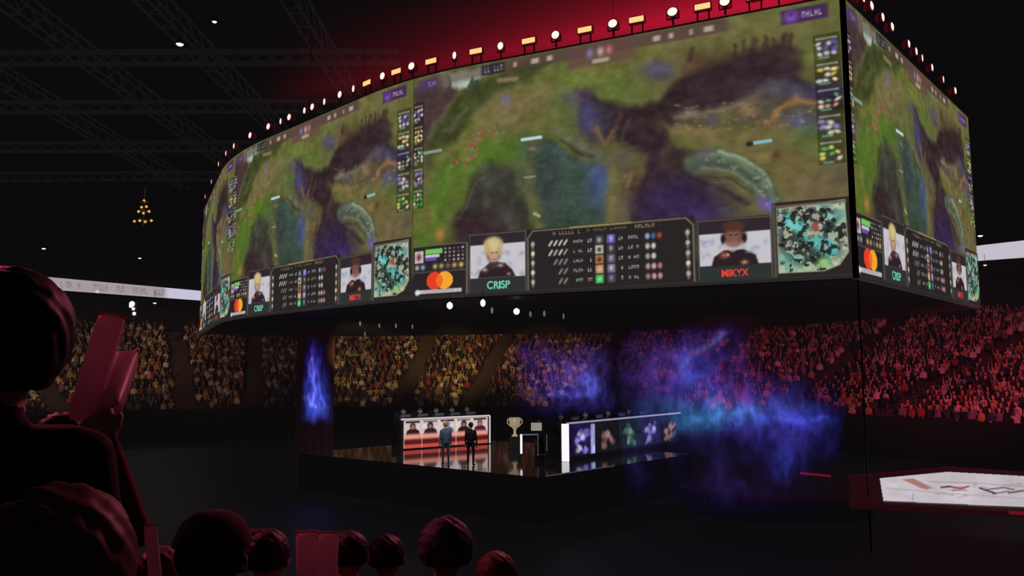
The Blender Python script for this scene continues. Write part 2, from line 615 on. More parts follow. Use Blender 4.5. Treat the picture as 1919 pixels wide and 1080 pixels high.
# bar along the top of the picture with its emblem
U0, V0 = uu, vv
band = Canvas(U0, V0, 0)
band.img = T.img
band.rect(.22, .945, .78, .998, (82, 60, 60), .72, .006)
band.rect(.42, .905, .58, .995, (96, 66, 66), .7, .008)
band.rect(.06, .94, .235, .995, (84, 70, 60), .6, .01)
band.rect(.2, .945, .262, .99, (44, 40, 46), .9, .004)
band.glyphs(.208, .955, .258, .98, 6, (150, 150, 160), r2, .75)
band.rect(.015, .93, .075, .985, (74, 52, 104), .75, .004)
band.glyphs(.045, .945, .072, .968, 4, (150, 130, 170), r2, .7)
for (x, w) in [(.285, .008), (.33, .02), (.37, .014), (.62, .016), (.655, .01), (.70, .006), (.73, .02)]:
    band.rect(x, .958, x + w, .98, (206, 184, 178), .75, .004)
for (x, c) in [(.475, (130, 124, 170)), (.5, (200, 170, 160)), (.52, (190, 120, 116))]:
    band.blob(x, .958, .008, .018, c, .9)
band.rect(.48, .912, .52, .93, (190, 180, 160), .7, .004)
band.rect(.885, .93, .975, .985, (66, 38, 82), .9, .004)
band.blob(.905, .957, .012, .02, (146, 96, 206), .9)
band.blob(.905, .965, .006, .01, (70, 40, 110), .9)
band.glyphs(.925, .945, .965, .968, 5, (172, 160, 190), r2, .9)
# lower bar
band.rect(-.1, -.1, 1.1, .09, (44, 40, 40), .9, .01)
band.rect(0, .0, 1, .22, (52, 44, 46), .55, .01)
TERRAIN = np.clip(T.img, 4, 235)


def item_column(u0, u1, v0, v1, nx=70, ny=250, mirror=False, seed=1):
    """stack of five item blocks that runs down the side of the picture, over the scene behind"""
    r = np.random.RandomState(seed)
    c = unit_canvas(nx, ny, (52, 54, 48), .24)
    ii = np.clip((np.linspace(v0, v1, ny) * (NY - 1)).astype(int), 0, NY - 1)
    jj = np.clip((np.linspace(u0, u1, nx) * (NX - 1)).astype(int), 0, NX - 1)
    c.img = TERRAIN[ii][:, jj] * .72
    pal = [[(92, 84, 170), (190, 180, 214)], [(212, 178, 74), (236, 220, 150)], [(190, 150, 96), (96, 150, 116)], [(206, 196, 204), (150, 120, 190)], [(74, 176, 74), (200, 200, 92)]]
    for k in range(5):
        y = .985 - k * .2
        c.rect(.02, y - .03, .21, y - .014, (170, 166, 156), .7, .006)
        c.blob(.12, y - .1, .1, .075, (44, 40, 44), .4, 0, 2)
        for i in range(3):
            for j in range(3):
                col = pal[k][r.randint(2)] if r.rand() < .65 else (206, 200, 188)
                if r.rand() < .08:
                    continue
                x = .045 + i * .07 + r.randn() * .008
                yy = y - .062 - j * .04 + r.randn() * .004
                c.blob(x, yy, .024 + .012 * r.rand(), .013 + .007 * r.rand(), col, .95, r.rand() * .8 - .4, 1.5)
        c.rect(.02 if not mirror else .04, y - .178, .1 if not mirror else .14, y - .162, (110, 170, 146), .7, .008)
    c.img *= (0.8 + .4 * RNG.rand(ny, nx))[..., None]
    return c.img


def sponsor_card(nx=110, ny=96):
    c = unit_canvas(nx, ny, (42, 36, 38), 1.12)
    c.rect(0, .98, 1.1, 1, (110, 100, 88), 1, .01)
    c.rect(1.08, 0, 1.12, .98, (98, 92, 84), 1, .01)
    c.rect(0, .46, 1.1, .48, (92, 86, 78), .9, .01)
    c.rect(.03, .66, .22, .9, (206, 200, 192), 1, .01)
    c.blob(.12, .78, .06, .08, (110, 50, 60), 1)
    c.rect(.26, .82, .62, .92, (110, 196, 84), 1, .01)
    c.rect(.26, .75, .56, .81, (196, 190, 214), 1, .01)
    c.rect(.26, .69, .5, .755, (104, 78, 172), 1, .01)
    rr = np.random.RandomState(5)
    for j in range(4):
        for i in range(5):
            c.rect(.66 + i * .085, .66 + j * .075, .70 + i * .085, .70 + j * .075, [(170, 150, 156), (110, 92, 110), (214, 210, 206)][rr.randint(3)], .8, .01)
    for i, col in enumerate([(190, 204, 200), (150, 190, 196), (40, 40, 44), (222, 190, 120), (206, 176, 96), (120, 110, 96), (214, 176, 110), (230, 198, 128)]):
        c.blob(.08 + i * .13, .57, .045, .05, col, .9)
    # two overlapping discs
    dl = np.hypot(c.X - .46, c.Y - .29) < .17
    dr = np.hypot(c.X - .66, c.Y - .29) < .17
    c.mix(dl.astype(float), (226, 62, 40))
    c.mix(dr.astype(float), (238, 164, 50))
    c.mix((dl & dr).astype(float), (236, 106, 38))
    c.rect(.1, .045, 1.0, .12, (196, 190, 192), 1, .012)
    c.blob(.09, .075, .055, .06, (226, 222, 224), 1, 0, 2)
    c.glyphs(.2, .06, .96, .105, 15, (120, 114, 120), rr, .6)
    return c.img


def portrait(kind, nx=104, ny=104, name=True):
    c = unit_canvas(nx, ny, (48, 40, 44), 1.0)
    rr = np.random.RandomState(9 + kind)
    c.rect(0, .97, 1, .985, (104, 98, 92), .9, .008)
    c.rect(.02, .24, .985, .8 if kind == 0 else .76, (196, 194, 200), 1, .01)
    for k in range(26):
        c.blob(rr.rand(), .26 + rr.rand() * .45, .05, .03, (150, 146, 158) if kind == 0 else (150, 144, 176), .5, rr.rand() * 3)
    if kind == 0:
        c.poly([(.16, .24), (.2, .36), (.34, .47), (.5, .5), (.64, .47), (.76, .36), (.82, .24)], (50, 34, 40), 1, .015)
        c.blob(.43, .66, .125, .17, (60, 44, 42), 1, 0, 3)
        c.blob(.44, .62, .09, .14, (196, 150, 128), 1, 0, 3)
        c.blob(.43, .80, .17, .13, (206, 188, 134), 1, 0, 3)
        c.blob(.33, .72, .06, .13, (186, 166, 112), .9, .2, 2)
        c.blob(.55, .72, .05, .12, (190, 168, 116), .9, -.2, 2)
        c.line([(.40, .655), (.43, .655)], .018, (70, 46, 44), .9, .006)
        c.line([(.47, .655), (.50, .655)], .018, (70, 46, 44), .9, .006)
        c.line([(.42, .55), (.47, .55)], .014, (140, 80, 76), .9, .006)
        c.poly([(.33, .44), (.42, .38), (.54, .42), (.5, .5), (.36, .5)], (70, 50, 54), .9, .02)
        c.blob(.28, .38, .05, .035, (186, 160, 150), .9)
        c.blob(.56, .44, .05, .03, (178, 172, 176), .8)
        c.blob(.7, .29, .03, .02, (196, 170, 166), .8)
        c.rect(-.1, -.1, 1.1, .24, (48, 50, 50), 1, .008)
        c.text('CRISP', .32, .055, .72, .185, (120, 206, 180))
    else:
        c.poly([(.18, .22), (.22, .38), (.36, .48), (.62, .48), (.78, .38), (.82, .22)], (44, 32, 36), 1, .015)
        c.blob(.5, .74, .16, .2, (64, 42, 40), 1, 0, 3)
        c.blob(.49, .70, .115, .15, (126, 84, 74), 1, 0, 3)
        c.blob(.50, .86, .145, .09, (84, 50, 44), 1, 0, 3)
        c.blob(.35, .66, .035, .08, (34, 28, 32), 1, 0, 2)
        c.blob(.64, .66, .035, .08, (34, 28, 32), 1, 0, 2)
        c.line([(.44, .72), (.475, .72)], .018, (46, 28, 28), .9, .006)
        c.line([(.52, .72), (.555, .72)], .018, (46, 28, 28), .9, .006)
        c.blob(.49, .57, .1, .045, (150, 104, 92), .9)
        c.line([(.38, .52), (.48, .46), (.6, .53)], .03, (186, 176, 176), .8, .012)
        c.blob(.36, .4, .055, .05, (176, 96, 84), .9)
        c.blob(.41, .405, .02, .025, (214, 182, 90), .9)
        c.blob(.7, .43, .05, .02, (130, 130, 140), .8)
        c.blob(.63, .27, .045, .035, (196, 150, 96), .9)
        c.rect(-.1, -.1, 1.1, .22, (46, 52, 50), 1, .008)
        c.text('MIKYX', .32, .05, .68, .17, (226, 66, 56))
    c.rect(0, 0, .012, 1, (92, 88, 82), 1, .006)
    c.rect(.985, 0, 1, 1, (92, 88, 82), 1, .006)
    return c.img


def score_table(nx=270, ny=110):
    c = unit_canvas(nx, ny, (42, 37, 37), 2.5)
    rr = np.random.RandomState(21)
    bcol = (108, 102, 90)
    c.line([(0.02, 0.0), (0.02, .86), (.1, .97), (2.38, .97), (2.48, .86), (2.48, 0)], .025, bcol, 1, .01)
    c.line([(.7, .975), (1.6, .975)], .03, (150, 140, 84), .9, .015)
    c.glyphs(.42, .87, .86, .93, 9, (150, 140, 116), rr, .8)
    c.glyphs(.95, .885, 1.55, .925, 12, (128, 118, 72), rr, .7)
    c.glyphs(1.66, .875, 1.95, .93, 6, (160, 150, 116), rr, .8)
    for k in range(5):
        y = .74 - k * .155
        for (x, b) in ((.1, k in (1, 3)), (2.4, k == 3)):
            c.blob(x, y + .01, .032, .048, (226, 210, 170) if b else (176, 168, 160), 1, 0, 2)
            c.blob(x, y - .05, .018, .03, (140, 134, 128), .8)
        n = (4, 4, 3, 2, 2)[k]
        for i in range(n):
            x = .62 - i * .078
            c.line([(x - .02, y - .03), (x + .02, y + .035)], .03, [(214, 210, 208), (170, 150, 150), (196, 190, 186)][rr.randint(3)] if k < 2 else (146, 132, 132), .9, .012)
        for (x0, x1, nn) in ((.74, .89, 4), (1.56, 1.72, 4)):
            c.glyphs(x0, y - .022, x1, y + .028, nn, (186, 182, 184), rr, .85)
        c.glyphs(.96, y - .025, 1.03, y + .03, 2, (206, 204, 206) if k < 4 else (206, 130, 120), rr, .9)
        c.glyphs(1.42, y - .025, 1.49, y + .03, 2, (190, 186, 176), rr, .9)
        cols = [[(60, 56, 60), (186, 182, 186)], [(196, 188, 180), (50, 40, 40)], [(168, 116, 84), (60, 40, 34)], [(176, 130, 96), (220, 196, 166)], [(50, 168, 80), (150, 226, 150)]][k]
        c.rect(1.075, y - .065, 1.195, y + .07, cols[0], 1, .01)
        c.blob(1.135, y, .035, .04, cols[1], .9)
        cr = [[(96, 84, 186), (196, 186, 226)], [(56, 50, 52), (176, 166, 170)], [(84, 78, 92), (176, 170, 190)], [(110, 102, 130), (206, 200, 212)], [(70, 62, 84), (140, 132, 150)]][k]
        c.rect(1.25, y - .065, 1.37, y + .07, cr[0], .95, .01)
        c.blob(1.31, y + .01, .03, .045, cr[1], .85)
        n = (3, 2, 2, 3, 3)[k]
        for i in range(n):
            x = 1.84 + i * .085
            col = [[(140, 170, 206), (74, 96, 150), (176, 62, 54)], [(190, 190, 166), (196, 200, 190), 0], [(160, 156, 156), (206, 200, 200), 0], [(176, 150, 146), (206, 170, 166), (180, 110, 104)], [(150, 120, 120), (206, 150, 146), (190, 140, 136)]][k][i]
            c.blob(x, y, .035, .05, col, .95, 0, 2)
    c.img *= (0.88 + .24 * RNG.rand(ny, nx))[..., None]
    return c.img


def minimap(nx=150, ny=140):
    c = unit_canvas(nx, ny, (46, 38, 38), 1.03)
    rr = np.random.RandomState(4)
    n = fbm(ny, nx, 9, rr, 3, 1.0)
    nn = fbm(ny, nx, 14, rr, 3, 1.0)
    c.poly([(.06, .05), (.06, .92), (.96, .97), (.98, .28), (.86, .12), (.66, .05)], (160, 166, 140), 1, .008)
    ins = np.clip(.5 - c.sd([(.07, .06), (.07, .91), (.95, .955), (.97, .28), (.85, .13), (.65, .06)]) / .02, 0, 1)

    def put(m, col, a=1):
        c.mix(np.clip(m, 0, 1) * ins * a, col)

    def B(x, y, rx, ry, rot=0):
        cc, s = math.cos(rot), math.sin(rot)
        dx, dy = c.X - x, c.Y - y
        return np.exp(-((dx * cc + dy * s) / rx) ** 2 - ((-dx * s + dy * cc) / ry) ** 2)
    put(B(.18, .18, .2, .18) * 1.4, (118, 172, 152))
    put(B(.8, .82, .2, .18) * 1.4, (124, 180, 166))
    put(B(.5, .08, .3, .06), (166, 186, 150))
    for (x, y, rx, ry) in [(.27, .48, .17, .16), (.72, .5, .14, .22), (.5, .78, .25, .1), (.52, .26, .22, .11), (.15, .75, .08, .12)]:
        put(B(x, y, rx, ry) * 2.2 * (n > .42), (58, 66, 64))
    put(B(.5, .52, .5, .075, -.78) * 1.7 * (nn > .38), (84, 176, 164))
    put(B(.28, .68, .12, .05, -.6) * 1.4, (110, 196, 190))
    put(B(.72, .38, .12, .06, -.7) * 1.4, (74, 170, 172))
    put((nn > .62) * (B(.5, .5, .5, .5) > .2), (28, 30, 30), .85)
    put((n > .66) * 1.0, (196, 188, 156), .7)
    put(B(.57, .64, .06, .05) * 1.4, (150, 76, 66))
    put(B(.66, .17, .08, .05) * 1.2, (140, 190, 110))
    for k in range(60):
        put(B(rr.rand(), .08 + rr.rand() * .85, .012 + .015 * rr.rand(), .02), [(26, 28, 28), (206, 206, 186), (60, 90, 84)][rr.randint(3)], .8)
    c.rect(.05, .93, .98, .96, (112, 92, 76), .9, .01)
    c.rect(.0, -.1, .045, 1, (84, 78, 72), .9, .01)
    return c.img


# ------------------------------------------------------------------ the hanging scoreboard
ZB, HS = 3.0 + ZC, 9.25
PA, PB, P0, PR, PC = Vector((-4.08, 32.48)), Vector((-15.66, 44.28)), Vector((10.86, 25.14)), Vector((22.27, 37.96)), Vector((-23.19, 59.38))


def bez(V, U, W, d, n=12):
    a = V + (U - V).normalized() * d
    b = V + (W - V).normalized() * d
    return [a * (1 - t) ** 2 + V * 2 * t * (1 - t) + b * t * t for t in [i / n for i in range(n + 1)]]


def outward(V, U, W, d):
    """push a corner out so that the middle of its rounding falls on the surveyed point"""
    return V - ((U - V).normalized() * d + (W - V).normalized() * d) / 4


PB, PA = outward(PB, PC, PA, 4.5), outward(PA, PB, P0, 3.0)
bB, bA = bez(PB, PC, PA, 4.5), bez(PA, PB, P0, 3.0)
PATHS = {
    'end': [PC] + bB[:7],
    'left': bB[6:] + bA[:7],
    'front': bA[6:] + [P0],
    'right': [P0, PR],
}


class Panel:
    def __init__(s, pts):
        s.p = np.array([(q.x, q.y) for q in pts])
        d = np.hypot(*np.diff(s.p, axis=0).T)
        s.s = np.concatenate([[0], np.cumsum(d)])
        s.len = s.s[-1]
        s.s /= s.len

    def pos(s, u, v, off):
        u = np.asarray(u, float)
        x, y = np.interp(u, s.s, s.p[:, 0]), np.interp(u, s.s, s.p[:, 1])
        e = 1e-3
        ua, ub = np.clip(u - e, 0, 1), np.clip(u + e, 0, 1)
        tx = np.interp(ub, s.s, s.p[:, 0]) - np.interp(ua, s.s, s.p[:, 0])
        ty = np.interp(ub, s.s, s.p[:, 1]) - np.interp(ua, s.s, s.p[:, 1])
        l = np.hypot(tx, ty)
        return np.stack([x + ty / l * off, y - tx / l * off, ZB + np.asarray(v, float) * HS + 0 * u], -1)


board = empty('hanging_scoreboard', (2, 44, ZB))
tag(board, 'huge multi-sided video scoreboard hanging over the stage, showing a green and purple game map', 'scoreboard')


def world_child(o, parent):
    o.parent = parent
    o.matrix_parent_inverse = parent.matrix_world.inverted()
    return o


bpy.context.view_layer.update()


def patch(name, pan, u0, u1, v0, v1, img, off, parent):
    ny, nx = img.shape[:2]
    U, V = np.meshgrid(np.linspace(u0, u1, nx), np.linspace(v0, v1, ny))
    me = grid_mesh(name, pan.pos(U, V, off), lin(np.clip(img, 0, 255)))
    return world_child(link(name, me, M_LED), parent)


IMG_CARD, IMG_P1, IMG_P2, IMG_TAB, IMG_MAP = sponsor_card(), portrait(0), portrait(1), score_table(), minimap()
VL, VR = (uv(780, 392)[1], uv(780, 196)[1]), (uv(1590, 306)[1], uv(1560, 62)[1])
IMG_CL, IMG_CR = item_column(.002, .036, *VL, seed=1), item_column(.944, .994, *VR, seed=2, mirror=True)


def uvbox(x0, yt, x1, yb):
    a, b = uv(x0, yb[0] if isinstance(yb, tuple) else yb), uv(x1, yt)
    return a[0], b[0], 0.004, b[1]


HUD = [
    ('sponsor_card', uv(776, 500)[0], uv(882, 500)[0], .006, uv(828, 458)[1], IMG_CARD),
    ('player_portrait', uv(884, 500)[0], uv(989, 500)[0], .006, uv(936, 440)[1] + .01, IMG_P1),
    ('score_table', uv(990, 500)[0], uv(1303, 480)[0], .006, uv(1150, 418)[1], IMG_TAB),
    ('player_portrait', uv(1308, 480)[0], uv(1447, 470)[0], .006, uv(1378, 409)[1], IMG_P2),
    ('minimap', uv(1448, 450)[0], uv(1598, 450)[0], .006, uv(1520, 376)[1], IMG_MAP),
    ('item_column', .002, .036, VL[0], VL[1], IMG_CL),
    ('item_column', .944, .994, VR[0], VR[1], IMG_CR),
]
PANELS = {}
LBL = {'front': 'wide front screen between the two corners', 'left': 'screen turning away beside the front one',
       'end': 'narrow far end screen seen edge-on', 'right': 'side screen beyond the sharp corner'}
for key, st in (('front', 1), ('left', 1), ('end', 2), ('right', 1)):
    pan = PANELS[key] = Panel(PATHS[key])
    p = patch('screen_panel', pan, 0.0006, 0.9994, 0, 1, TERRAIN[::st, ::st], 0.0, board)
    p['label'] = LBL[key]
    for (nm, u0, u1, v0, v1, img) in HUD:
        patch(nm, pan, u0, u1, v0, v1, img, 0.03, p)

# casing: back walls, underside, top deck, rim and corner post
outline = PATHS['end'] + PATHS['left'][1:] + PATHS['front'][1:] + [PR, Vector((19, 50)), Vector((6, 60)), Vector((-12, 64))]
inner = [(q.x + (2 - q.x) * .01, q.y + (44 - q.y) * .01) for q in outline]
bm = bmesh.new()
prism(bm, inner, ZB - .12, ZB - .02)
world_child(bm_obj('underside_deck', bm, M_BLACK), board)
bm = bmesh.new()
prism(bm, inner, ZB + HS - .1, ZB + HS + .05)
world_child(bm_obj('top_deck', bm, M_BLACK), board)
bm = bmesh.new()
bk = [Vector(q) for q in inner[-5:] + inner[:1]]
for a, b in zip(bk[:-1], bk[1:]):
    f = [bm.verts.new(v) for v in ((a.x, a.y, ZB), (b.x, b.y, ZB), (b.x, b.y, ZB + HS), (a.x, a.y, ZB + HS))]
    bm.faces.new(f)
bmesh.ops.remove_doubles(bm, verts=bm.verts, dist=1e-4)
world_child(bm_obj('rear_casing', bm, M_BLACK), board)
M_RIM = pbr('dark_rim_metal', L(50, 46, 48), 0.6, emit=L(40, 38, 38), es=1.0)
for nm, z0, z1 in (('bottom_rim', -.07, .0), ('top_rim', HS, HS + .05)):
    bm = bmesh.new()
    for key in ('end', 'left', 'front', 'right'):
        pts = PANELS[key].p
        u = PANELS[key].s
        q0, q1 = PANELS[key].pos(u, 0, .05), PANELS[key].pos(u, 0, -.25)
        for i in range(len(u) - 1):
            vs = []
            for z in (z0, z1):
                vs += [bm.verts.new((q[0], q[1], ZB + z)) for q in (q0[i], q0[i + 1], q1[i + 1], q1[i])]
            for f in ((0, 1, 5, 4), (1, 2, 6, 5), (2, 3, 7, 6), (3, 0, 4, 7), (3, 2, 1, 0), (4, 5, 6, 7)):
                bm.faces.new([vs[k] for k in f])
    bmesh.ops.remove_doubles(bm, verts=bm.verts, dist=1e-3)
    world_child(bm_obj(nm, bm, M_RIM if z0 < 0 else M_BLACK), board)
bm = bmesh.new()
nrm = (PANELS['front'].pos(1, 0, 1) - PANELS['front'].pos(1, 0, 0))
box(bm, (P0.x - .02, P0.y - .1, ZB + HS / 2), (.15, .15, HS + .2), .8)
world_child(bm_obj('corner_post', bm, pbr('corner_post_black', L(18, 14, 16), .7)), board)
for (x, y) in [(4, 30), (-8, 42), (14, 40), (-14, 54), (6, 50), (-2, 36), (17, 36)]:
    bm = bmesh.new()
    tube(bm, (x, y, ZB + HS), (x, y, 31), .05, 6)
    world_child(bm_obj('hanging_cable', bm, M_BLACK), board)


# ------------------------------------------------------------------ lamps along the top rim
def path_hit(key, px):
    """arc position along a screen that lies in the vertical plane of a picture column"""
    pan = PANELS[key]
    best, bu = 1e9, 0
    for u in np.linspace(0, 1, 600):
        q = pan.pos(u, 1.05, 0.0)
        pr = to_px(q)
        if pr and abs(pr[0] - px) < best:
            best, bu = abs(pr[0] - px), u
    return bu


def make_round_lamp():
    t = empty('rim_lamp', (0, 0, 0))
    bm = bmesh.new()
    lathe(bm, [(0, .2), (.12, .2), (.17, .1), (.19, -.06), (.15, -.06)], 16, Matrix.Rotation(-PI / 2, 4, 'X'))
    bm_obj('housing', bm, M_LAMPBODY, t, True)
    bm = bmesh.new()
    lathe(bm, [(0, -.09), (.09, -.085), (.155, -.06)], 16, Matrix.Rotation(-PI / 2, 4, 'X'))
    bm_obj('lens', bm, M_LAMPGLOW, t, True)
    bm = bmesh.new()
    box(bm, (0, .02, -.3), (.06, .06, .3))
    box(bm, (-.19, .02, -.1), (.03, .05, .26))
    box(bm, (.19, .02, -.1), (.03, .05, .26))
    box(bm, (0, .02, -.23), (.4, .05, .04))
    bm_obj('yoke', bm, M_BLACK, t)
    return t


def make_bar_lamp():
    t = empty('strobe_bar', (0, 0, 0))
    bm = bmesh.new()
    box(bm, (0, .08, 0), (.62, .18, .3), 0, .02)
    bm_obj('housing', bm, M_LAMPBODY, t)
    bm = bmesh.new()
    box(bm, (0, -.02, 0), (.54, .03, .2), 0, .008)
    bm_obj('lens', bm, M_BARGLOW, t)
    for sx_ in (-.2, .2):
        bm = bmesh.new()
        box(bm, (sx_, .08, -.3), (.05, .06, .34))
        bm_obj('bracket', bm, M_BLACK, t)
    return t


ORD = ['first', 'second', 'third', 'fourth', 'fifth', 'sixth', 'seventh', 'eighth', 'ninth', 'tenth', 'eleventh', 'twelfth', 'thirteenth',
       'fourteenth', 'fifteenth', 'sixteenth', 'seventeenth', 'eighteenth', 'nineteenth', 'twentieth', 'twenty-first', 'twenty-second',
       'twenty-third', 'twenty-fourth', 'twenty-fifth', 'twenty-sixth', 'twenty-seventh', 'twenty-eighth', 'twenty-ninth', 'thirtieth']
P_ROUND, P_BAR = make_round_lamp(), make_bar_lamp()
used = {'r': False, 'b': False}
cnt = {}
FRONT = [(1520, 'b', 1), (1460, 'r', 1), (1415, 'b', 1), (1360, 'r', 1.1), (1318, 'b', 1), (1262, 'r', 1.15), (1195, 'b', 1), (1151, 'r', 1.1), (1098, 'b', 1), (1043, 'r', 1), (993, 'b', 1), (941, 'r', .8), (894, 'b', 1), (855, 'r', .55), (811, 'b', 1)]
LEFT = [(780, 'r', 1.1), (746, 'b', .9), (722, 'r', 1), (691, 'b', .9), (667, 'r', .6), (642, 'r', 1), (612, 'r', .6), (590, 'r', 1), (575, 'r', .7), (547, 'r', 1.1), (530, 'r', .55), (508, 'r', 1.15), (474, 'r', 1.2), (443, 'r', .8)]
END = [(428, 'r', .7), (414, 'r', .7), (400, 'r', .6), (388, 'r', .6)]
RGT = [(1610, 'r', .9), (1625, 'r', 1.1), (1646, 'r', 1), (1664, 'r', 1.05), (1696, 'r', .9), (1710, 'r', .9), (1722, 'r', .6), (1740, 'r', .9), (1762, 'r', .6), (1783, 'r', 1.1)]
for key, lst, where in (('front', FRONT, 'over the front screen, counted from the sharp corner'), ('left', LEFT, 'over the screen beside the front one, counted from the front screen'),
                        ('end', END, 'over the far end screen, counted from the near bend'), ('right', RGT, 'over the side screen, counted from the sharp corner')):
    for px, k, sc in lst:
        proto = P_ROUND if k == 'r' else P_BAR
        o = proto if not used[k] else copy_tree(proto)
        used[k] = True
        u = path_hit(key, px)
        a, b = PANELS[key].pos(u, 1, .1), PANELS[key].pos(u, 1, 1.1)
        n = b - a
        o.location = (a[0], a[1], ZB + HS + .52)
        o.rotation_euler = (0, 0, math.atan2(n[1], n[0]) + PI / 2)
        if k == 'r':
            o.scale = (sc, sc, 1)
        c = cnt[(key, k)] = cnt.get((key, k), 0) + 1
        tag(o, f"{ORD[c - 1]} {'glowing round lamp' if k == 'r' else 'amber bar lamp'} {where}", 'stage lamp', 'lamps along the top rim of the scoreboard')

# lamps hung below the scoreboard
UND = [(843, 572, 1), (905, 567, .8), (968, 583, 1.1), (922, 581, .5), (994, 588, .45), (1020, 587, .45), (675, 606, .5), (711, 610, .4), (742, 610, .45), (773, 612, .4), (1056, 592, .35), (684, 626, .4)]


def make_under_lamp():
    t = empty('hanging_lamp', (0, 0, 0))
    bm = bmesh.new()
    tube(bm, (0, 0, .42), (0, 0, .1), .02, 6)
    box(bm, (0, 0, .1), (.3, .2, .06))
    bm_obj('bracket', bm, M_BLACK, t)
    bm = bmesh.new()
    lathe(bm, [(0, .12), (.13, .1), (.18, -.05), (.13, -.06)], 14, Matrix.Rotation(-PI / 2.6, 4, 'X'))
    bm_obj('housing', bm, M_BLACK, t, True)
    bm = bmesh.new()
    lathe(bm, [(0, -.1), (.08, -.09), (.145, -.055)], 14, Matrix.Rotation(-PI / 2.6, 4, 'X'))
    bm_obj('lens', bm, M_WHITELAMP, t, True)
    return t


ul = make_under_lamp()
M_DIMLAMP = emission('lamp_lens_dim', (0.5, 0.52, 0.56, 1), .25, False)
for i, (x, y, s) in enumerate(UND):
    o = ul if i == 0 else copy_tree(ul)
    q = on_z(x, y, ZB - .55)
    o.location = q
    o.scale = (s * .8, s * .8, 1)
    if s < .7:
        for ch in o.children:
            if ch.name.startswith('lens'):
                ch.data = ch.data.copy()
                ch.data.materials[0] = M_DIMLAMP
    bright = s > .7
    place = ['nearest the discs of the sponsor card', 'under the blond portrait, the higher of the pair', 'lowest of the bright three'][i] if bright else f'{ORD[i - 3]} in the dim row'
    tag(o, f"{'bright white' if bright else 'dim'} lamp hung beneath the scoreboard, {place}", 'stage lamp', 'lamps under the scoreboard')

# red haze above the front rim; the lamps' light is put in as its own emission
mt, nt, out = new_mat('red_glowing_haze')
tc = nt.nodes.new('ShaderNodeTexCoord')
sx = nt.nodes.new('ShaderNodeSeparateXYZ')
nt.links.new(tc.outputs['Object'], sx.inputs[0])


def mth(op, a, b=None):
    n = nt.nodes.new('ShaderNodeMath')
    n.operation = op
    for i, v in enumerate((a, b)):
        if v is None:
            continue
        if isinstance(v, (int, float)):
            n.inputs[i].default_value = v
        else:
            nt.links.new(v, n.inputs[i])
    return n.outputs[0]


def ramp(v, lo, hi):
    n = nt.nodes.new('ShaderNodeMapRange')
    n.interpolation_type = 'SMOOTHSTEP'
    n.inputs['From Min'].default_value = lo
    n.inputs['From Max'].default_value = hi
    nt.links.new(v, n.inputs['Value'])
    return n.outputs[0]


XO, ZO, YO = sx.outputs['X'], sx.outputs['Z'], sx.outputs['Y']
near = mth('MULTIPLY', mth('EXPONENT', mth('MULTIPLY', ZO, -1.5)), 0.30)
wide = mth('MULTIPLY', mth('EXPONENT', mth('MULTIPLY', ZO, -0.42)), 0.105)
fz = mth('ADD', near, wide)
along = mth('ADD', mth('MULTIPLY', ramp(XO, -10, 11), 1.0), mth('MULTIPLY', ramp(XO, -17, -6), 0.14))
ends = mth('MULTIPLY', ramp(XO, 10.4, 6.8), ramp(ZO, 5.1, 2.0))
depth = mth('MULTIPLY', ramp(YO, -.2, .5), ramp(YO, 3.2, 1.2))
ve = nt.nodes.new('ShaderNodeEmission')
ve.inputs[0].default_value = (1.0, 0.010, 0.055, 1)
nt.links.new(mth('MULTIPLY', mth('MULTIPLY', fz, along), mth('MULTIPLY', ends, depth)), ve.inputs[1])
nt.links.new(ve.outputs[0], out.inputs['Volume'])
mt.cycles.emission_sampling = 'NONE'
ang = math.atan2(P0.y - PA.y, P0.x - PA.x)
bm = bmesh.new()
box(bm, (0, 1.5, 2.6), (34, 3.4, 5.0))
hz = bm_obj('haze', bm, mt)
mid = (P0 * .5 + PA * .5)
hz.location = (mid.x - 1.0, mid.y + .3, ZB + HS + .25)
hz.rotation_euler = (0, 0, ang)
tag(hz, 'red self-glowing haze rising over the row of lamps on the front rim', 'haze', kind='stuff')


# ------------------------------------------------------------------ the bowl: floor, tiers, fascia, walls, roof
def struct(name, bm, mt, label=None):
    o = bm_obj(name, bm, mt)
    return tag(o, label, None, None, 'structure')


bm = bmesh.new()
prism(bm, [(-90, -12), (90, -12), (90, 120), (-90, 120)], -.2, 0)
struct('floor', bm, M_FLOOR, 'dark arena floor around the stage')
ECX, ECY, EA, EB = -10.0, 40.0, 38.0, 30.0
Z_ROW0, ROW_D, ROW_H, ROWS = ZC - 3.45, .85, .292, 27


def ring(th, r):
    return ECX + (EA + r) * math.cos(th), ECY + (EB + r) * math.sin(th)


def ring_hit(px, r, y=690):
    """angle at which the sight line of a picture column meets the ring r"""
    best, bt = 1e9, 0
    for i in range(1801):
        th = PI * i / 1800
        q = ring(th, r)
        pr = to_px((q[0], q[1], ZC))
        if pr and abs(pr[0] - px) < best:
            best, bt = abs(pr[0] - px), th
    return bt


TH = [math.radians(-6 + 192 * i / 128) for i in range(129)]
bm = bmesh.new()
prev = None
prof = [(-1.1, Z_ROW0)]
for k in range(ROWS):
    prof += [(k * ROW_D - .25 if k else -.3, Z_ROW0 + k * ROW_H), (k * ROW_D - .25 if k else -.3, Z_ROW0 + (k + 1) * ROW_H)]
prof += [(ROWS * ROW_D, Z_ROW0 + ROWS * ROW_H)]
rows_v = []
for th in TH:
    rows_v.append([bm.verts.new((*ring(th, r), z)) for (r, z) in prof])
for a, b in zip(rows_v[:-1], rows_v[1:]):
    for i in range(len(prof) - 1):
        bm.faces.new((a[i], b[i], b[i + 1], a[i + 1]))
bmesh.ops.recalc_face_normals(bm, faces=bm.faces)
struct('seating_tiers', bm, M_CONC, 'curved stepped tiers that carry the far crowd')

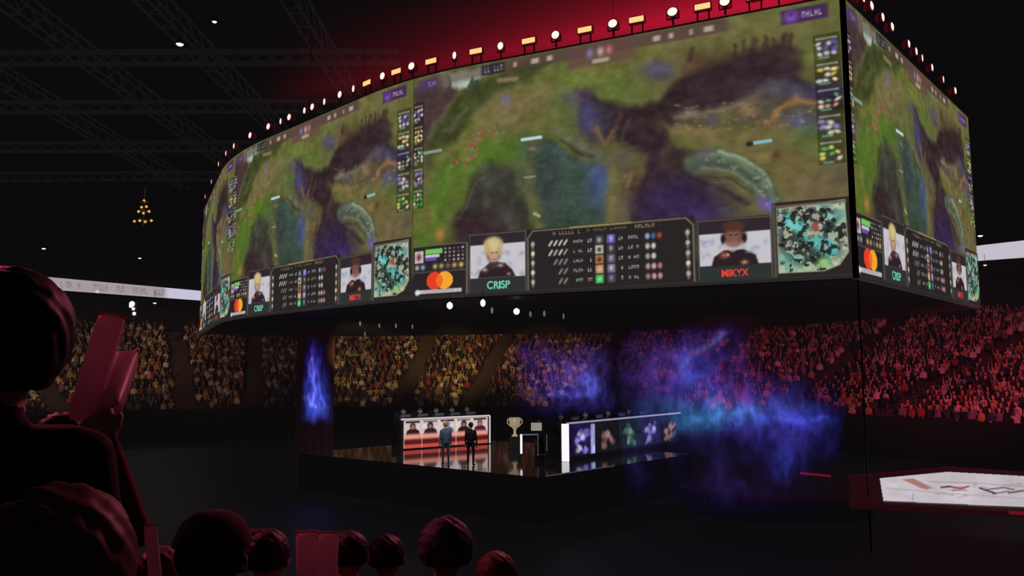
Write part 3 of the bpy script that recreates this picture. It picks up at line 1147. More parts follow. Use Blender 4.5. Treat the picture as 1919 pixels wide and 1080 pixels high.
M_PARA = pbr('parapet_black', L(16, 14, 15), .9, emit=L(10, 8, 9))  # black lifted by faint emission
bm = bmesh.new()
vs = [[bm.verts.new((*ring(th, r), z)) for (r, z) in ((-1.2, 0.0), (-1.2, Z_ROW0 + .55), (-1.1, Z_ROW0 + .55), (-1.1, Z_ROW0 - .3))] for th in TH]
for a, b in zip(vs[:-1], vs[1:]):
    for i in range(3):
        bm.faces.new((a[i], b[i], b[i + 1], a[i + 1]))
struct('wall_front', bm, M_PARA, 'black parapet wall in front of the lowest crowd row')

R_RIB = ROWS * ROW_D + .2


def band_ring(name, r0, z0, r1, z1, mt, label, t0=0, t1=128):
    bm = bmesh.new()
    vs = [(bm.verts.new((*ring(th, r0), z0)), bm.verts.new((*ring(th, r1), z1))) for th in TH[t0:t1 + 1]]
    for a, b in zip(vs[:-1], vs[1:]):
        bm.faces.new((a[0], b[0], b[1], a[1]))
    return struct(name, bm, mt, label)


zt = Z_ROW0 + ROWS * ROW_H
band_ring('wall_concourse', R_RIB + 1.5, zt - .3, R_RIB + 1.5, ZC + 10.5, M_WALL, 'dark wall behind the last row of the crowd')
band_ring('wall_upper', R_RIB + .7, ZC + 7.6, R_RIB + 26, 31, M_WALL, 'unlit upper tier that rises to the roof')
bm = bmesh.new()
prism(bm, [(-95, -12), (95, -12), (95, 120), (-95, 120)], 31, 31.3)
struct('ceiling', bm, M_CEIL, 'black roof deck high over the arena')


# LED fascia bands
def ribbon(pxs, img, name, label):
    """pxs: (column, top row, bottom row) picture readings turned into heights on the ring"""
    xs = np.linspace(pxs[0][0], pxs[-1][0], img.shape[1])
    co = np.zeros(img.shape)
    for i, x in enumerate(xs):
        th = ring_hit(x, R_RIB)
        q = ring(th, R_RIB)
        yt = np.interp(x, [p[0] for p in pxs], [p[1] for p in pxs])
        yb = np.interp(x, [p[0] for p in pxs], [p[2] for p in pxs])
        zs = []
        for y in (yb, yt):
            r = ray(x, y)
            zs.append(ZC + r.z * q[1] / r.y)
        for j in range(img.shape[0]):
            t = j / (img.shape[0] - 1)
            co[j, i] = (q[0], q[1], zs[0] * (1 - t) + zs[1] * t)
    me = grid_mesh(name, co, lin(np.clip(img, 0, 255)))
    o = empty(name, tuple(co[0, 0]))
    bpy.context.view_layer.update()
    world_child(link('led_face', me, M_LED), o)
    # steel back box behind the face
    bm = bmesh.new()
    cols = list(range(0, len(xs), 6)) + [len(xs) - 1]
    vs = []
    for i in cols:
        a, b = co[0, i], co[-1, i]
        dr = np.array([a[0] - ECX, a[1] - ECY])
        dr = dr / np.hypot(*dr)
        o1, o2 = dr * .03, dr * .35
        vs.append([bm.verts.new(v) for v in ((a[0] + o1[0], a[1] + o1[1], a[2] - .06), (b[0] + o1[0], b[1] + o1[1], b[2] + .06), (b[0] + o2[0], b[1] + o2[1], b[2] + .06), (a[0] + o2[0], a[1] + o2[1], a[2] - .06))])
    for a, b in zip(vs[:-1], vs[1:]):
        for k in range(4):
            bm.faces.new((a[k], b[k], b[(k + 1) % 4], a[(k + 1) % 4]))
    world_child(bm_obj('back_box', bm, M_BLACK), o)
    return tag(o, label, 'LED banner')


c = unit_canvas(300, 18, (178, 172, 180), 16.0)
c.rect(-1, -1, 3.2, 2, (166, 158, 160), .8, .3)
c.rect(3.4, .02, 13.2, .98, (158, 146, 148), .75, .1)
c.rect(13.2, -1, 17, 2, (198, 192, 214), 1, .2)
rr = np.random.RandomState(2)
for (a, b, n) in ((3.6, 5.2, 8), (5.5, 7.4, 9), (7.7, 9.4, 8), (9.6, 11.2, 8), (11.3, 13.1, 9)):
    c.glyphs(a, .22, b, .78, n, (118, 106, 110), rr, .7)
for x in (5.4, 8.2):
    c.blob(x, .1, .12, .2, (230, 224, 230), .9)
ribbon([(-40, 514, 535), (0, 516.5, 538), (85, 520, 543), (378, 546, 564)], c.img, 'led_ribbon_banner', 'long white ribbon display with grey lettering left of the scoreboard')
c = unit_canvas(60, 14, (196, 188, 200), 4.0)
c.rect(-1, -1, .5, 2, (206, 200, 212), .8, .3)
ribbon([(1815, 464, 491), (1835, 462, 490), (1919, 452.5, 484), (1960, 448, 481)], c.img, 'led_ribbon_banner', 'short blank white ribbon display right of the scoreboard')


# roof trusses
def truss(a, b, h=1.5, w=1.0, bays=20):
    bm = bmesh.new()
    a, b = Vector(a), Vector(b)
    d = (b - a)
    s = Vector((0, 0, 1)).cross(d).normalized() * w / 2
    u = Vector((0, 0, h))
    for o in (s, -s, s + u, -s + u):
        tube(bm, a + o, b + o, .09, 5)
    for i in range(bays):
        p, q = a + d * i / bays, a + d * (i + 1) / bays
        tube(bm, p + s, q + s + u if i % 2 else q + s + u, .05, 4)
        tube(bm, p - s + u, q - s, .05, 4)
        tube(bm, p + s, p - s, .05, 4)
    return bm


tr_lab = [(-41.5, 'the outermost one beside the wall'), (-32.3, 'running toward the amber light cluster'), (-23.2, 'ending beside the scoreboard corner'), (-14.0, 'hidden partly by the scoreboard')]
for X, lb in tr_lab:
    o = bm_obj('roof_truss', truss((X, 20, 30.0 - 1.2), (X, 100, 30.0 - 1.2), 1.6, .9, 40), M_STEEL)
    tag(o, f'long dark steel roof truss, {lb}', 'truss', 'roof trusses')
for i, Y in enumerate((55.4, 66.0, 78.0, 90.0)):
    o = bm_obj('roof_beam', truss((-70, Y, 27.6), (-8, Y, 27.6), .9, .5, 50), M_STEEL)
    tag(o, f'thin dark cross beam under the roof, {ORD[i]} from the camera', 'truss', 'roof cross beams')


# small house lamps under the roof and at the concourse
def make_house_lamp():
    t = empty('house_lamp', (0, 0, 0))
    bm = bmesh.new()
    lathe(bm, [(0, .5), (.1, .5), (.16, .3), (.3, .05), (.3, 0), (.24, 0)], 14)
    bm_obj('housing', bm, M_BLACK, t, True)
    bm = bmesh.new()
    lathe(bm, [(0, -.12), (.15, -.08), (.25, .02)], 14)
    bm_obj('lens', bm, M_WHITELAMP, t, True)
    bm = bmesh.new()
    tube(bm, (0, 0, .5), (0, 0, 1.6), .03, 6)
    bm_obj('stem', bm, M_BLACK, t)
    return t


HL = [(337, 83, 27.0, 1.0, 'brightest, high in the dark roof'), (402, 41, 27.0, .6, 'small, beside and above the brightest one'), (82, 466, 16.5, .8, 'above the long white ribbon display'),
      (262, 484, 16.5, .7, 'between the amber cluster and the ribbon display'), (1837, 442, 17.0, .9, 'just above the short ribbon display'), (290, 568, 12.2, .8, 'just under the long ribbon display'), (1846, 497, 13.8, .6, 'just under the short ribbon display')]
hl = make_house_lamp()
for i, (x, y, z, s, lb) in enumerate(HL):
    o = hl if i == 0 else copy_tree(hl)
    th = ring_hit(x, R_RIB)
    o.location = on_z(x, y, z) if z > 20 else at_d(x, y, ring(th, R_RIB)[1] - 1.0)
    o.scale = (s, s, s)
    tag(o, f'small white house lamp, {lb}', 'lamp', 'house lamps')

# amber lit cluster under the roof, white work lights near the ribbon
M_AMB = emission('amber_bulb', (1.0, .55, .18, 1), .8, False)
q = at_d(270, 395, 72)
t = empty('light_cluster', q)
bm = bmesh.new()
tube(bm, (0, 0, 2.2), (0, 0, -1.4), .05, 6)
for z, w in ((.8, .9), (0, 1.3), (-.9, 1.8)):
    tube(bm, (-w / 2, 0, z), (w / 2, 0, z), .05, 6)
    tube(bm, (0, -w / 2, z), (0, w / 2, z), .05, 6)
bm_obj('frame', bm, pbr('amber_glowing_frame', L(110, 80, 40), .6, emit=L(60, 40, 14), es=.5), t)  # amber light of the bulbs put into the frame's colour and emission
for k, (dx, dz) in enumerate([(0, .9), (-.2, .3), (.25, .35), (-.45, -.1), (0, -.25), (.5, -.1), (-.8, -1.0), (-.3, -.95), (.2, -1.05), (.75, -.95)]):
    bm = bmesh.new()
    lathe(bm, [(0, -.12), (.09, -.08), (.12, 0), (.07, .1), (0, .13)], 10, Matrix.Translation((dx, -.1, dz)))
    bm_obj('bulb', bm, M_AMB, t, True)
tag(t, 'small hanging cluster of amber lights in the dark, left of the scoreboard', 'light cluster')
q = at_d(249, 580, 74)
t = empty('work_light', q)
bm = bmesh.new()
box(bm, (.12, .1, -.1), (.5, .12, 1.6), 0, .02)
bm_obj('frame', bm, M_BLACK, t)
for dx, dz, r in ((-.1, .5, .26), (.05, .05, .14), (.15, -.4, .16), (-.2, .3, .16)):
    bm = bmesh.new()
    lathe(bm, [(0, -.1), (r * .7, -.06), (r, 0)], 12, Matrix.Translation((dx, -.02, dz)) @ Matrix.Rotation(-PI / 2, 4, 'X'))
    bm_obj('lens', bm, M_WHITELAMP, t, True)
tag(t, 'upright group of white work lights below the long ribbon display', 'work light')


# ------------------------------------------------------------------ people
def hull_caps(bm, p0, r0, p1, r1):
    t = bmesh.new()
    for p, r in ((p0, r0), (p1, r1)):
        res = bmesh.ops.create_icosphere(t, subdivisions=2, radius=r)
        bmesh.ops.translate(t, vec=Vector(p), verts=res['verts'])
    h = bmesh.ops.convex_hull(t, input=t.verts)
    drop = [g for g in h['geom_interior'] if isinstance(g, bmesh.types.BMVert)]
    bmesh.ops.delete(t, geom=drop, context='VERTS')
    me = bpy.data.meshes.new('t')
    t.to_mesh(me)
    t.free()
    bm.from_mesh(me)
    bpy.data.meshes.remove(me)


def figure(J, voxel, mats, name='body', decimate=None, scale=1.0):
    """one continuous body from tapered limbs; J: list of (p0, r0, p1, r1, tag)"""
    bm = bmesh.new()
    for (a, ra, b, rb, tg) in J:
        hull_caps(bm, a, ra, b, rb)
    me = bpy.data.meshes.new('t')
    bm.to_mesh(me)
    bm.free()
    ob = bpy.data.objects.new('t', me)
    COL.objects.link(ob)
    md = ob.modifiers.new('r', 'REMESH')
    md.mode = 'VOXEL'
    md.voxel_size = voxel
    ms = ob.modifiers.new('s', 'SMOOTH')
    ms.iterations = 2 if voxel < .03 else 1
    ms.factor = .5
    if decimate:
        dm = ob.modifiers.new('d', 'DECIMATE')
        dm.ratio = decimate
    dg = bpy.context.evaluated_depsgraph_get()
    out = bpy.data.meshes.new_from_object(ob.evaluated_get(dg))
    bpy.data.objects.remove(ob)
    bpy.data.meshes.remove(me)
    out.name = name
    out.materials.clear()
    for mt in mats:
        out.materials.append(mt)
    n = len(out.polygons)
    ctr = np.zeros(n * 3)
    out.polygons.foreach_get('center', ctr)
    ctr = ctr.reshape(-1, 3)
    best = np.full(n, 1e9)
    mi = np.zeros(n, np.int32)
    for (a, ra, b, rb, tg) in J:
        A, B = np.array(a, float), np.array(b, float)
        e = B - A
        t = np.clip(((ctr - A) @ e) / max(1e-9, e @ e), 0, 1)
        d = np.linalg.norm(ctr - (A + t[:, None] * e), axis=1) - (ra + (rb - ra) * t)
        k = d < best
        best[k] = d[k]
        mi[k] = tg
    out.polygons.foreach_set('material_index', mi)
    out.polygons.foreach_set('use_smooth', np.ones(n, bool))
    return out


def hand(J, w, d, side, grip=False):
    """palm, four unequal fingers and a thumb at wrist w pointing along d"""
    w, d = Vector(w), Vector(d).normalized()
    s = d.cross(Vector((0, 1, 0)))
    if s.length < .1:
        s = Vector((1, 0, 0))
    s.normalize()
    nrm = s.cross(d).normalized()
    palm = w + d * .08
    J.append((w, .026, palm, .034, 1))
    for i, l in enumerate((.066, .078, .072, .056)):
        b = palm + s * (-.03 + .02 * i)
        curl = .9 if grip else .25
        m1 = b + d * l * .55 + nrm * l * .35 * curl
        m2 = m1 + d * l * .4 * (1 - .9 * curl) + nrm * l * .5 * curl
        J.append((b, .0115, m1, .0105, 1))
        J.append((m1, .0105, m2, .009, 1))
    t0 = w + d * .03 - s * .028 * side
    t1 = t0 + d * .035 - s * .03 * side + nrm * .012
    t2 = t1 + d * .026 + nrm * (.02 if grip else .006)
    J.append((t0, .015, t1, .012, 1))
    J.append((t1, .012, t2, .0095, 1))


def person_joints(sit=True, hl=None, hr=None, lean=0.0, head_turn=0.0, fingers=True, h=1.0, wide=1.0, grip=False):
    """figure facing +y; origin on the floor under the pelvis. tags: 0 top, 1 skin, 2 trousers, 3 shoes"""
    J = []
    zp = .50 if sit else .93
    pel = Vector((0, 0, zp))
    chest = Vector((0, lean * .35, zp + .36))
    neck = Vector((0, lean * .5, zp + .53))
    head = neck + Vector((0, .03 + lean * .1, .14))
    sh = .185 * wide
    J += [(pel, .145 * wide, pel + Vector((0, lean * .1, .14)), .135 * wide, 0), (pel + Vector((-.05, lean * .1, .14)), .13 * wide, chest + Vector((-.06, 0, 0)), .13 * wide, 0), (pel + Vector((.05, lean * .1, .14)), .13 * wide, chest + Vector((.06, 0, 0)), .13 * wide, 0)]
    J += [(chest + Vector((-sh + .03, 0, .09)), .07, chest + Vector((sh - .03, 0, .09)), .07, 0), (chest + Vector((0, 0, .12)), .075, neck, .06, 0)]
    J += [(neck, .056, neck + Vector((0, .02, .07)), .054, 1)]
    # head: skull, jaw, nose, ears
    c, s_ = math.cos(head_turn), math.sin(head_turn)

    def hd(x, y, z):
        return head + Vector((x * c - y * s_, x * s_ + y * c, z))
    J += [(hd(0, -.015, .055), .092, hd(0, .015, .05), .09, 1), (hd(0, .02, .0), .075, hd(0, .045, -.05), .045, 1), (hd(0, .095, .035), .012, hd(0, .115, .008), .017, 1)]
    J += [(hd(-.093, 0, .03), .016, hd(-.095, -.005, -.005), .014, 1), (hd(.093, 0, .03), .016, hd(.095, -.005, -.005), .014, 1), (hd(-.03, .085, -.035), .014, hd(.03, .085, -.035), .014, 1)]
    for sgn, hp in ((-1, hl), (1, hr)):
        S = chest + Vector((sgn * sh, 0, .09))
        if hp is None:
            E_ = S + Vector((sgn * .05, .02, -.28))
            W = S + Vector((sgn * .02, .2, -.42)) if sit else S + Vector((sgn * .06, .06, -.53))
        else:
            W = Vector(hp)
            dv = W - S
            ln = dv.length
            if ln > .55:
                W = S + dv * .55 / ln
                dv = W - S
                ln = .55
            mid_ = S + dv * .5
            bend = math.sqrt(max(0, .285 ** 2 - (ln / 2) ** 2))
            E_ = mid_ + Vector((sgn * .6, -.2, -.75)).normalized() * bend
        J += [(S, .062, E_, .046, 0), (E_, .045, W, .033, 0)]
        if fingers:
            hand(J, W, (W - E_), sgn, grip and hp is not None)
        else:
            J += [(W, .035, W + (W - E_).normalized() * .12, .03, 1)]
        H = pel + Vector((sgn * .095, 0, -.02))
        if sit:
            K = H + Vector((sgn * .04, .42, .02))
            Ft = Vector((K.x, K.y - .02, .07))
        else:
            K = H + Vector((sgn * .02, .02, -.42))
            Ft = Vector((K.x, -.03, .07))
        J += [(H, .09, K, .06, 2), (K, .058, Ft, .04, 2), (Ft + Vector((0, 0, -.025)), .042, Ft + Vector((sgn * .02, .15, -.035)), .034, 3)]
    J = [(tuple(Vector(a) * h), ra * h, tuple(Vector(b) * h), rb * h, t) for (a, ra, b, rb, t) in J]
    return J, head * h


def hair_mesh(center, h=1.0, turn=0.0, cut=-.02, puff=1.0, tousle=.012, seed=0, long=0.0, strands=.55, sub=5):
    rr = random.Random(seed)
    bm = bmesh.new()
    bmesh.ops.create_icosphere(bm, subdivisions=sub, radius=1.0)
    ph = [(rr.uniform(8, 16), rr.uniform(8, 16), rr.uniform(8, 16), rr.uniform(0, 6)) for _ in range(4)]
    dead = []
    for v in bm.verts:
        x, y, z = v.co
        face_cut = (y > .35 and z < .45) or (z < -.55 - long and y > -.9) or (abs(x) > .8 and z < -.1 and y > .0)
        n = sum(math.sin(a * x + b * y + c * z + d) for a, b, c, d in ph) / 4
        q = Vector((x, y, z))
        f = 1 + n * tousle * 8 + strands * (.05 * noise.fractal(q * 2.6 + Vector((seed, 0, 0)), 1, 2, 3) + .045 * noise.noise(Vector((x * 13 + 3 * noise.noise(q * 2), y * 13, z * 3.2 + seed))))
        if face_cut:
            dead.append(v)
        v.co = Vector((x * .103 * puff * f, (y * .112 * puff - .008) * f, z * .108 * puff * f + .052 + (long * min(0, z) * .1)))
    bmesh.ops.delete(bm, geom=dead, context='VERTS')
    bmesh.ops.transform(bm, matrix=Matrix.Translation(center) @ Matrix.Rotation(turn, 4, 'Z') @ Matrix.Scale(h, 4), verts=bm.verts)
    return bm


# --- crowd in the far tiers
def add_lift_glow(nt, b, out):
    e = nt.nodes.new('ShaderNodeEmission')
    e.inputs[0].default_value = L(12, 9, 11)  # faint emission added to the crowd to lift its blacks
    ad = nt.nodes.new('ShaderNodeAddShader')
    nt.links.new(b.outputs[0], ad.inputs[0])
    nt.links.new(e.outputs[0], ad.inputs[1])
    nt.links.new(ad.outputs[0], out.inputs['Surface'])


mt, nt, out = new_mat('crowd_clothing')
oi = nt.nodes.new('ShaderNodeObjectInfo')
rp = nt.nodes.new('ShaderNodeValToRGB')
rp.color_ramp.interpolation = 'CONSTANT'
CLO = [(38, 34, 38), (205, 198, 190), (60, 58, 66), (150, 60, 50), (32, 32, 40), (120, 112, 104), (220, 210, 200), (70, 50, 46), (180, 150, 90), (44, 44, 60)]
rp.color_ramp.elements[0].color = L(*CLO[0])
rp.color_ramp.elements[1].position = .1
rp.color_ramp.elements[1].color = L(*CLO[1])
for i in range(2, 10):
    e = rp.color_ramp.elements.new(i / 10)
    e.color = L(*CLO[i])
b = nt.nodes.new('ShaderNodeBsdfDiffuse')
nt.links.new(oi.outputs['Random'], rp.inputs[0])
nt.links.new(rp.outputs[0], b.inputs[0])
add_lift_glow(nt, b, out)
M_CLO = mt
M_HAIR = [pbr('dark_hair', L(38, 30, 28), .7), pbr('brown_hair', L(70, 48, 36), .7), pbr('light_hair', L(150, 120, 80), .7)]
M_JEANS = pbr('dark_trousers', L(48, 50, 62), .9)
M_SHOE = pbr('dark_shoes', L(40, 38, 38), .8)
mt, nt, out = new_mat('crowd_stored_colour')
a = nt.nodes.new('ShaderNodeVertexColor')
a.layer_name = 'Col'
b = nt.nodes.new('ShaderNodeBsdfDiffuse')
nt.links.new(a.outputs['Color'], b.inputs[0])
add_lift_glow(nt, b, out)
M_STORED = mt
M_CLO.cycles.emission_sampling = M_STORED.cycles.emission_sampling = 'NONE'

VAR = []
poses = [dict(), dict(hl=(-.1, .3, 1.05), hr=(.1, .3, 1.05)), dict(hl=(-.22, .1, 1.6)), dict(hl=(-.2, .08, 1.62), hr=(.2, .08, 1.62)), dict(lean=.3), dict(hr=(.22, .1, 1.6), head_turn=.3)]
for i, p in enumerate(poses):
    J, hc = person_joints(True, fingers=False, **p)
    J.append(((hc[0], hc[1] - .03, hc[2] + .07), .095, (hc[0], hc[1] - .02, hc[2] + .085), .095, 4))
    VAR.append(figure(J, .05, [M_CLO, M_SKIN, M_JEANS, M_SHOE, M_HAIR[i % 3]], 'seated_person', decimate=.28))
VDATA = []
for me in VAR:
    me.calc_loop_triangles()
    v = np.array([q.co[:] for q in me.vertices])
    t = np.array([q.vertices[:] for q in me.loop_triangles])
    mi = np.array([me.polygons[q.polygon_index].material_index for q in me.loop_triangles])
    VDATA.append((v, t, mi))

AISLE = [ring_hit(x, 11) for x in (60, 335, 475, 592, 785, 925, 1130, 1345, 1592, 1852)]
AISLE.sort(reverse=True)
SECT = ['amber lit block at the far end beside the raised clappers', 'amber lit block behind the raised clappers', 'dim amber block left of the projected flame', 'amber lit block next to the projected flame', 'amber lit block between flame and left team desk',
        'golden lit block above the left team desk', 'orange lit block above the trophy', 'purple tinted block behind the small projected cloud', 'red lit block behind the large projected cloud', 'bright red block beyond the gauze corner', 'red block past the last stair aisle']


def section(th):
    return sum(1 for a in AISLE if th < a)


spots = []
for k in range(ROWS):
    r = k * ROW_D + .12
    th = math.radians(-4)
    while th < math.radians(184):
        x, y = ring(th, r)
        spd = math.hypot((EA + r) * math.sin(th), (EB + r) * math.cos(th))
        aw = .95 / spd
        if all(abs(th - a) > aw for a in AISLE) and random.random() < .86:
            z = Z_ROW0 + k * ROW_H
            pr = to_px((x, y, z + .9))
            if pr and -40 < pr[0] < 1960 and not (395 < pr[0] < 1825 and pr[1] < 598 + (22 if 560 < pr[0] < 1500 else 0)):
                spots.append((pr[2], x, y, z, th, pr[0], pr[1]))
        th += .6 / spd * random.uniform(.93, 1.12)
spots.sort()
# the 300 that show largest stand as people of their own (not those hidden behind stage sets)
single, rest = [], []
for s in spots:
    hid = (s[5] < 110) or (650 < s[5] < 1275 and s[6] > 768)
    if len(single) < 300 and not hid:
        single.append(s)
    else:
        rest.append(s)
first = [True] * len(VAR)
protos = [None] * len(VAR)
for (d, x, y, z, th, px, py) in single:
    v = random.choice([0, 0, 0, 1, 1, 2, 3, 4, 5])
    if protos[v] is None:
        o = protos[v] = link('spectator', VAR[v])
    else:
        o = protos[v].copy()
        COL.objects.link(o)
    o.location = (x, y, z)
    fx_, fy_ = 3 - x, 34 - y
    o.rotation_euler = (0, 0, math.atan2(fy_, fx_) - PI / 2 + random.uniform(-.2, .2))
    s = random.uniform(.94, 1.08)
    o.scale = (s, s, s)
    sec = SECT[section(th)]
    tag(o, f'spectator seated in the front rows, {sec}', 'person', f'front row spectators, {sec}')
vs, ts, cs = [], [], []
base = 0
skin_l, hair_l = lin((205, 160, 135)), [lin((38, 30, 28)), lin((70, 48, 36)), lin((150, 120, 80))]
for (d, x, y, z, th, px, py) in rest:
    i = random.choice([0, 0, 0, 1, 1, 2, 3, 4, 5])
    v, t, mi = VDATA[i]
    a = math.atan2(34 - y, 3 - x) - PI / 2 + random.uniform(-.2, .2)
    c_, s_ = math.cos(a), math.sin(a)
    s = random.uniform(.94, 1.08)
    P = np.empty_like(v)
    P[:, 0] = (v[:, 0] * c_ - v[:, 1] * s_) * s + x
    P[:, 1] = (v[:, 0] * s_ + v[:, 1] * c_) * s + y
    P[:, 2] = v[:, 2] * s + z
    vs.append(P)
    ts.append(t + base)
    base += len(v)
    pal = np.array([lin(random.choice(CLO)), skin_l * random.uniform(.5, 1.1), lin((48, 50, 62)), lin((40, 38, 38)), random.choice(hair_l)])
    cv = np.zeros((len(v), 3))
    cv[t.ravel()] = np.repeat(pal[mi], 3, axis=0)
    cs.append(cv)
vs, ts, cs = np.concatenate(vs), np.concatenate(ts), np.concatenate(cs)
me = bpy.data.meshes.new('crowd')
me.vertices.add(len(vs))
me.vertices.foreach_set('co', vs.astype(np.float32).ravel())
me.loops.add(ts.size)
me.loops.foreach_set('vertex_index', ts.astype(np.int32).ravel())
me.polygons.add(len(ts))
me.polygons.foreach_set('loop_start', np.arange(0, ts.size, 3, dtype=np.int32))
me.polygons.foreach_set('loop_total', np.full(len(ts), 3, dtype=np.int32))
me.update(calc_edges=True)
at = me.color_attributes.new('Col', 'FLOAT_COLOR', 'POINT')
rgba = np.ones((len(vs), 4), np.float32)
rgba[:, :3] = cs
at.data.foreach_set('color', rgba.ravel())
o = link('crowd', me, M_STORED)
tag(o, 'thousands of seated spectators filling the far tiers in amber and red light', 'crowd', kind='stuff')
print('crowd', len(spots), len(vs))


# ------------------------------------------------------------------ stage
ZS = ZC - 3.8
c0 = on_z(1010, 895, ZS)
cR = on_z(1300, 851, ZS)
cL = on_z(560, 850, ZS)
cB = cL + cR - c0
bm = bmesh.new()
prism(bm, [(c0.x, c0.y), (cR.x, cR.y), (cB.x, cB.y), (cL.x, cL.y)], .0, ZS)
st = bm_obj('stage_platform', bm, M_STAGE)
tag(st, 'black mirror-glossy raised stage under the scoreboard with both team desks on it', 'stage')
M_EDGE = emission('pale_edge_strip', L(96, 92, 98), .5, False)
bm = bmesh.new()
d1 = (cR - c0).normalized()
a = c0 + d1 * .35 + Vector((.02, -.03, .01))
tube(bm, a, c0 + d1 * 4.6 + Vector((.02, -.03, .01)), .022, 6)
world_child(bm_obj('edge_strip', bm, M_EDGE), st)

# low round dais with red rim
dc = Vector((10.6, 33.2, 0))
t = empty('round_dais', dc)
bm = bmesh.new()
lathe(bm, [(0, .9), (3.7, .9), (3.8, .82), (3.8, 0.0)], 64)
bm_obj('platform', bm, pbr('dais_top', L(14, 12, 16), .35, spec=.3, emit=L(9, 8, 10)), t, False)  # dark top also lifted by faint emission
bm = bmesh.new()
lathe(bm, [(3.86, .8), (3.86, .9)], 64)
bm_obj('rim_strip', bm, emission('dim_red_strip', L(32, 12, 22), .5, False), t)
tag(t, 'low dark round dais with a dim red rim under the projected cloud', 'dais')

# white floor graphic on its red bordered platform
bm = bmesh.new()
pp = [on_z(x, y, ZS) for x, y in ((1592, 893), (1782, 876), (2060, 896), (2060, 968), (1591, 944))]
prism(bm, [(p.x, p.y) for p in pp], ZS - .14, ZS)
o = empty('floor_screen_platform', tuple(pp[4]))
bpy.context.view_layer.update()
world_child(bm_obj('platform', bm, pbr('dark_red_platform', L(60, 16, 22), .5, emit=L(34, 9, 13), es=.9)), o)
Hq = homography(CORN, [(1600, 884), (2000, 884), (2000, 962), (1600, 945)])
nx, ny = 260, 90
U, V = np.meshgrid(np.linspace(0, 1, nx), np.linspace(0, 1, ny))
X, Y = happly(Hq, U, V)
c = Canvas(X, Y, (196, 188, 194))
rr = np.random.RandomState(8)
c.img *= (0.9 + .2 * fbm(ny, nx, 5, rr, 4))[..., None]
c.poly([(1690, 899), (1712, 897), (1746, 914), (1738, 918), (1726, 915)], (160, 110, 100), .9, 1.5)
for pts, w, col in [([(1764, 914), (1780, 912)], 3, (40, 36, 40)), ([(1778, 912), (1800, 916), (1815, 912)], 3, (130, 50, 60)), ([(1785, 920), (1810, 918)], 2, (150, 80, 84)), ([(1836, 915), (1850, 920), (1866, 925)], 3, (34, 32, 36)),
                    ([(1850, 918), (1880, 914), (1900, 918)], 2, (60, 58, 62)), ([(1860, 926), (1890, 921)], 2, (80, 76, 80)), ([(1890, 924), (1919, 920)], 3, (70, 66, 70)), ([(1710, 938), (1712, 925)], 2, (140, 134, 142)),
                    ([(1740, 903), (1830, 906), (1919, 912)], 1.5, (150, 142, 148)), ([(1660, 915), (1760, 924), (1919, 935)], 1.5, (160, 152, 158)), ([(1930, 915), (1965, 925)], 4, (70, 60, 64))]:
    c.line(pts, w, col, .85, 1.0)
for k in range(50):
    c.blob(1740 + rr.rand() * 240, 905 + rr.rand() * 28, 5, 1.2, [(150, 140, 146), (176, 120, 122), (120, 114, 118)][rr.randint(3)], .5)
inside = c.sd([(1648, 897), (1775, 885), (1990, 897), (2040, 956), (1919, 951), (1655, 939)]) < 0
co = np.zeros((ny, nx, 3))
for j in range(ny):
    for i in range(nx):
        p = on_z(X[j, i], Y[j, i], ZS + .02)
        co[j, i] = p
me = grid_mesh('led_floor', co, lin(np.clip(c.img, 0, 255)), inside)
world_child(link('led_floor', me, M_LED), o)
for a_, b_, mm in ((pp[4] + (pp[3] - pp[4]) * .66, pp[3], M_REDSTRIP), (pp[0], pp[1], M_REDDIM), (pp[1], pp[2], M_REDDIM)):
    bm = bmesh.new()
    tube(bm, a_ + Vector((0, -.02, -.02)), b_ + Vector((0, -.02, -.02)), .045, 6)
    world_child(bm_obj('edge_strip', bm, mm), o)
tag(o, 'bright white lit floor screen with sketchy markings on a dark red platform', 'floor screen')
for i, (a_, b_, w) in enumerate((((1500, 887), (1556, 893), .06), ((1562, 903), (1588, 905), .05))):
    bm = bmesh.new()
    A, B = on_z(*a_, .3), on_z(*b_, .3)
    tube(bm, A, B, w, 8)
    for p in (A, B):
        tube(bm, (p.x, p.y, 0), (p.x, p.y, .3), .03, 6)
    ob = bm_obj('red_light_rail', bm, M_REDSTRIP)
    tag(ob, 'red glowing rail right of the round dais, ' + ('the longer one' if i == 0 else 'the short piece by the platform'), 'light rail', 'red rails')


# team desks
def desk(name, x_a, x_b, pxa, pxb, height, label):
    pass


def team_desk(A, B, hgt, imgs, border, label, top_col):
    """A near end, B far end on the stage floor; screens face the audience"""
    A, B = Vector(A), Vector(B)
    d = (B - A)
    ln = d.length
    rz = math.atan2(d.y, d.x)
    t = empty('team_desk', A, rz)
    # local x runs along the desk, local -y is the audience side
    bm = bmesh.new()
    box(bm, (ln / 2, .22, hgt / 2), (ln, .4, hgt - .02), 0, .02)
    bm_obj('counter', bm, M_BLACK, t)
    bm = bmesh.new()
    box(bm, (ln / 2, .62, 1.32), (ln, .46, .04), 0, .01)
    bm_obj('worktop', bm, M_BLACK, t)
    bm = bmesh.new()
    box(bm, (ln / 2, .0, hgt - .01), (ln + .04, .12, .07), 0, .01)
    bm_obj('top_edge', bm, top_col, t)
    n = len(imgs)
    for i, im in enumerate(imgs):
        ny, nx = im.shape[:2]
        x0, x1 = .12 + (ln - .24) * i / n, .12 + (ln - .24) * (i + 1) / n - (0.0 if border else .02)
        XX, ZZ = np.meshgrid(np.linspace(x0, x1, nx), np.linspace(.06, hgt - .07, ny))
        co = np.stack([XX, np.full_like(XX, -.02), ZZ], -1)
        link('portrait_screen', grid_mesh('portrait_screen', co, lin(np.clip(im, 0, 255))), M_LED, t)
    return tag(t, label, 'desk'), ln, rz


